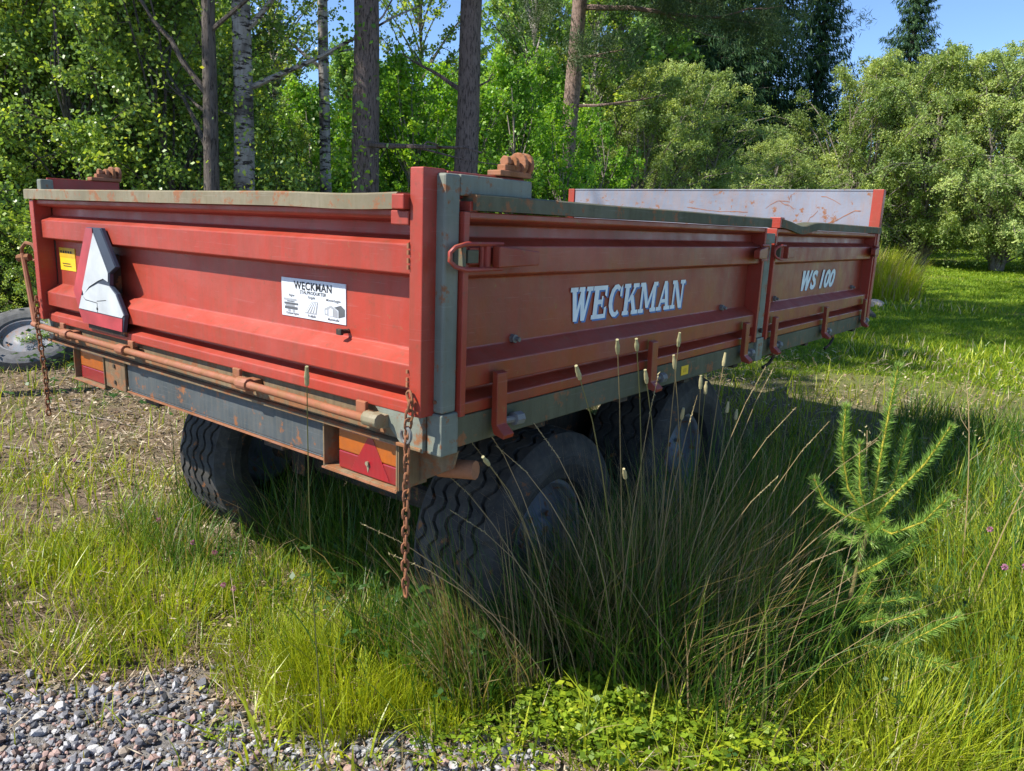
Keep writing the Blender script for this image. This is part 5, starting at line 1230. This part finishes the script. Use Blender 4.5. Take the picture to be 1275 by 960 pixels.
# ------------------------------------------------------------------ young pine
def young_pine():
    bx, by = .713, 1.418; e = empty('pine_sapling', (bx, by, 0.0), 'young pine sapling with candle-like yellow-green shoots right of the trailer', 'sapling')
    O = Vector((-.02, 0, -.10)); w_ = Vector((.007, 0, .545)); lo = Vector((-.026, 0, .17))
    facernd(MB().tube([O, lo, Vector((-.015, .01, .34)), w_], [.011, .010, .009, .008], 8).build('trunk', M['stalk'], e, smooth=True), .35)
    def shoot(pts, r0, nl=.034, dens=1150, old=False):
        P = [Vector(p) for p in pts]; L = sum((b - a).length for a, b in zip(P, P[1:]))
        b = MB().tube(P, [r0 * (1 - .35 * i / (len(P) - 1)) for i in range(len(P))], 7).build('shoot', M['shoot'] if not old else M['stalk'], e, smooth=True); facernd(b, .2 if old else rp.uniform(.2, 1))
        n = int(L * dens * 2.2); t = rng.uniform(.0 if not old else .1, 1, n) * (len(P) - 1); i = np.minimum(t.astype(int), len(P) - 2); f = (t - i)[:, None]
        A = np.array([list(p) for p in P]); c = A[i] * (1 - f) + A[i + 1] * f; d = unit(A[i + 1] - A[i])
        q = unit(np.cross(d, rdir(rng, n))); tipb = (t / (len(P) - 1))[:, None]; nd = unit(q * .85 + d * (.55 + .7 * tipb ** 6) + rng.normal(0, .16, (n, 3))); ln = nl * rng.uniform(.55, 1.25, n) * rng.uniform(.85, 1.15)
        V, F = leaf_quads(c + nd * ln[:, None] * .5, unit(np.cross(nd, rdir(rng, n))), nd, ln, np.full(n, .0022))
        nmesh('needles', V, F, M['needle_young'], b, rnd=np.clip(rng.normal(.5, .2, n), 0, 1))
        n2 = 40; nd = unit(np.tile(np.array(list((P[-1] - P[-2]).normalized())), (n2, 1)) + rdir(rng, n2) * .7); c = np.tile(A[-1], (n2, 1))
        V, F = leaf_quads(c + nd * .014, unit(np.cross(nd, rdir(rng, n2))), nd, np.full(n2, .028), np.full(n2, .0017)); nmesh('needles', V, F, M['needle_young'], b, rnd=rng.uniform(.4, 1, n2))
        MB().tube([P[-1], P[-1] + (P[-1] - P[-2]).normalized() * .012], [.0042, .0015], 6).build('bud', M['rust_light'], b)
    dz = Vector((0, 0, -.02))
    def V3(x, y, z): return Vector((x, y, z))
    S = [((w_, V3(.012, 0, .82), V3(.024, 0, 1.10)), .0048), ((w_, V3(-.075, -.02, .66), V3(-.105, -.04, .80), V3(-.112, -.04, .945)), .0042), ((w_, V3(-.03, -.05, .68), V3(-.047, -.06, .83)), .004),
         ((w_, V3(.055, .05, .70), V3(.070, .07, .885)), .0038), ((w_, V3(.08, .01, .68), V3(.150, .0, .80), V3(.202, -.01, .93)), .0042), ((w_, V3(.09, -.05, .545), V3(.18, -.07, .62), V3(.238, -.08, .72)), .0042), ((w_, V3(-.07, -.03, .56), V3(-.14, -.05, .60), V3(-.176, -.06, .67)), .0038),
         ((w_, V3(.04, -.10, .55), V3(.08, -.17, .62)), .0036)]
    for pts, r0 in S: shoot(pts, r0)
    shoot((V3(-.006, 0, .35), V3(.06, -.02, .42), V3(.152, -.03, .53)), .0036); shoot((lo, V3(.02, -.03, .26), V3(.05, -.05, .36)), .0034)
    shoot((lo, V3(.09, -.02, .20), V3(.205, -.03, .285)), .0036); shoot((V3(-.02, -.06, .10), V3(.15, -.06, .14), V3(.313, -.05, .32)), .0034)
    shoot((lo, V3(-.05, -.08, .14), V3(-.084, -.14, .15)), .0034); shoot((lo, V3(.0, -.10, .11), V3(.043, -.16, .09)), .0034)
    shoot((V3(.15, -.06, .14), V3(.22, -.10, .16), V3(.33, -.10, .17)), .003); shoot((V3(-.02, .0, .30), V3(-.10, .05, .36), V3(-.16, .06, .42)), .0032, old=True)
    for q_ in range(9):
        a_ = q_ * 2.4; el = rp.uniform(.06, .14); L_ = rp.uniform(.14, .26); z_ = .07 + .02 * q_
        shoot((V3(-.022, 0, z_), V3(-.022 + cos(a_) * L_ * .5, sin(a_) * L_ * .5, z_ + el * .3), V3(-.022 + cos(a_) * L_, sin(a_) * L_, z_ + el)), .0032)
    shoot((w_ + dz, V3(-.02, .0, .47), V3(-.012, .0, .40)), .006, .045, 500, True)
    shoot((V3(-.01, 0, .46), V3(-.09, .02, .47), V3(-.13, .02, .44)), .003, old=True); shoot((V3(-.005, 0, .48), V3(.06, .03, .47), V3(.12, .03, .47)), .003, old=True)
young_pine()

# ------------------------------------------------------------------ old wheel lying at the left, stones, log
ow = empty('old_wheel', (-7.05, 1.48, .22), 'weathered old tyre on a pale rusty rim leaning at the left edge', 'wheel')
ow.rotation_euler = (0, -1.02, -.55)
tyre_mesh('tyre', .43, .20, .25, M['rubber_old'], ow, False, 48)
rim_build(ow, .25, .10, 1, M['inner'])
def stone(x, y, s, label, mat):
    bm = bmesh.new(); bmesh.ops.create_icosphere(bm, subdivisions=3, radius=1); rr = random.Random(int(x * 100))
    o1 = Vector((rr.random() * 9, rr.random() * 9, 0))
    from mathutils import noise as mn
    for v in bm.verts: v.co *= 1 + .35 * mn.noise(v.co * 1.1 + o1)
    for v in bm.verts: v.co = Vector((v.co.x * s, v.co.y * s * .8, v.co.z * s * .6))
    me = bpy.data.meshes.new('stone'); bm.to_mesh(me); bm.free(); me.materials.append(mat)
    for p in me.polygons: p.use_smooth = True
    o = bpy.data.objects.new('stone', me); C.objects.link(o); o.location = (x, y, z_at(x, y) + s * .2); tag(o, label, 'stone')
x, y = polar(-13.6, 13.0); stone(x, y, .20, 'dark stone on the lawn beside the front end of the trailer', simple('dark_stone', (.09, .075, .065), .9, .2, .4, 6, .5))
x, y = polar(-12.9, 14.8); stone(x, y, .16, 'pale pinkish stone at the foot of the dry grass tufts', simple('pale_stone', (.42, .33, .28), .9, .2, .3, 6, .5))
# fallen branches on the straw
for (a, b, r_0, lb) in (((-4.3, .35, 0), (-3.1, .85, 0), .007, 'long thin dead branch lying across the straw before the left wheel'), ((-5.2, .95, 0), (-3.9, 1.25, 0), .008, 'dead branch lying in the straw behind the left chain'), ((-3.9, .2, 0), (-3.4, .75, 0), .005, 'short dead twig lying on the straw at the left')):
    a = Vector(a); b = Vector(b); P = wander(a, b, 8, .10, 4); P = [Vector((p.x, p.y, z_at(p.x, p.y) + .012 + .008 * (i % 2))) for i, p in enumerate(P)]
    mb = MB().tube([p - P[0] for p in P], [r_0 * (1 - .6 * i / 8) for i in range(9)], 6)
    mb.tube([P[4] - P[0], P[4] - P[0] + Vector((.1, .16, .03))], [r_0 * .5, r_0 * .2], 5)
    o = mb.build('fallen_branch', M['twig'], smooth=True, loc=P[0]); tag(o, lb, 'branch', 'dead branches on the straw')
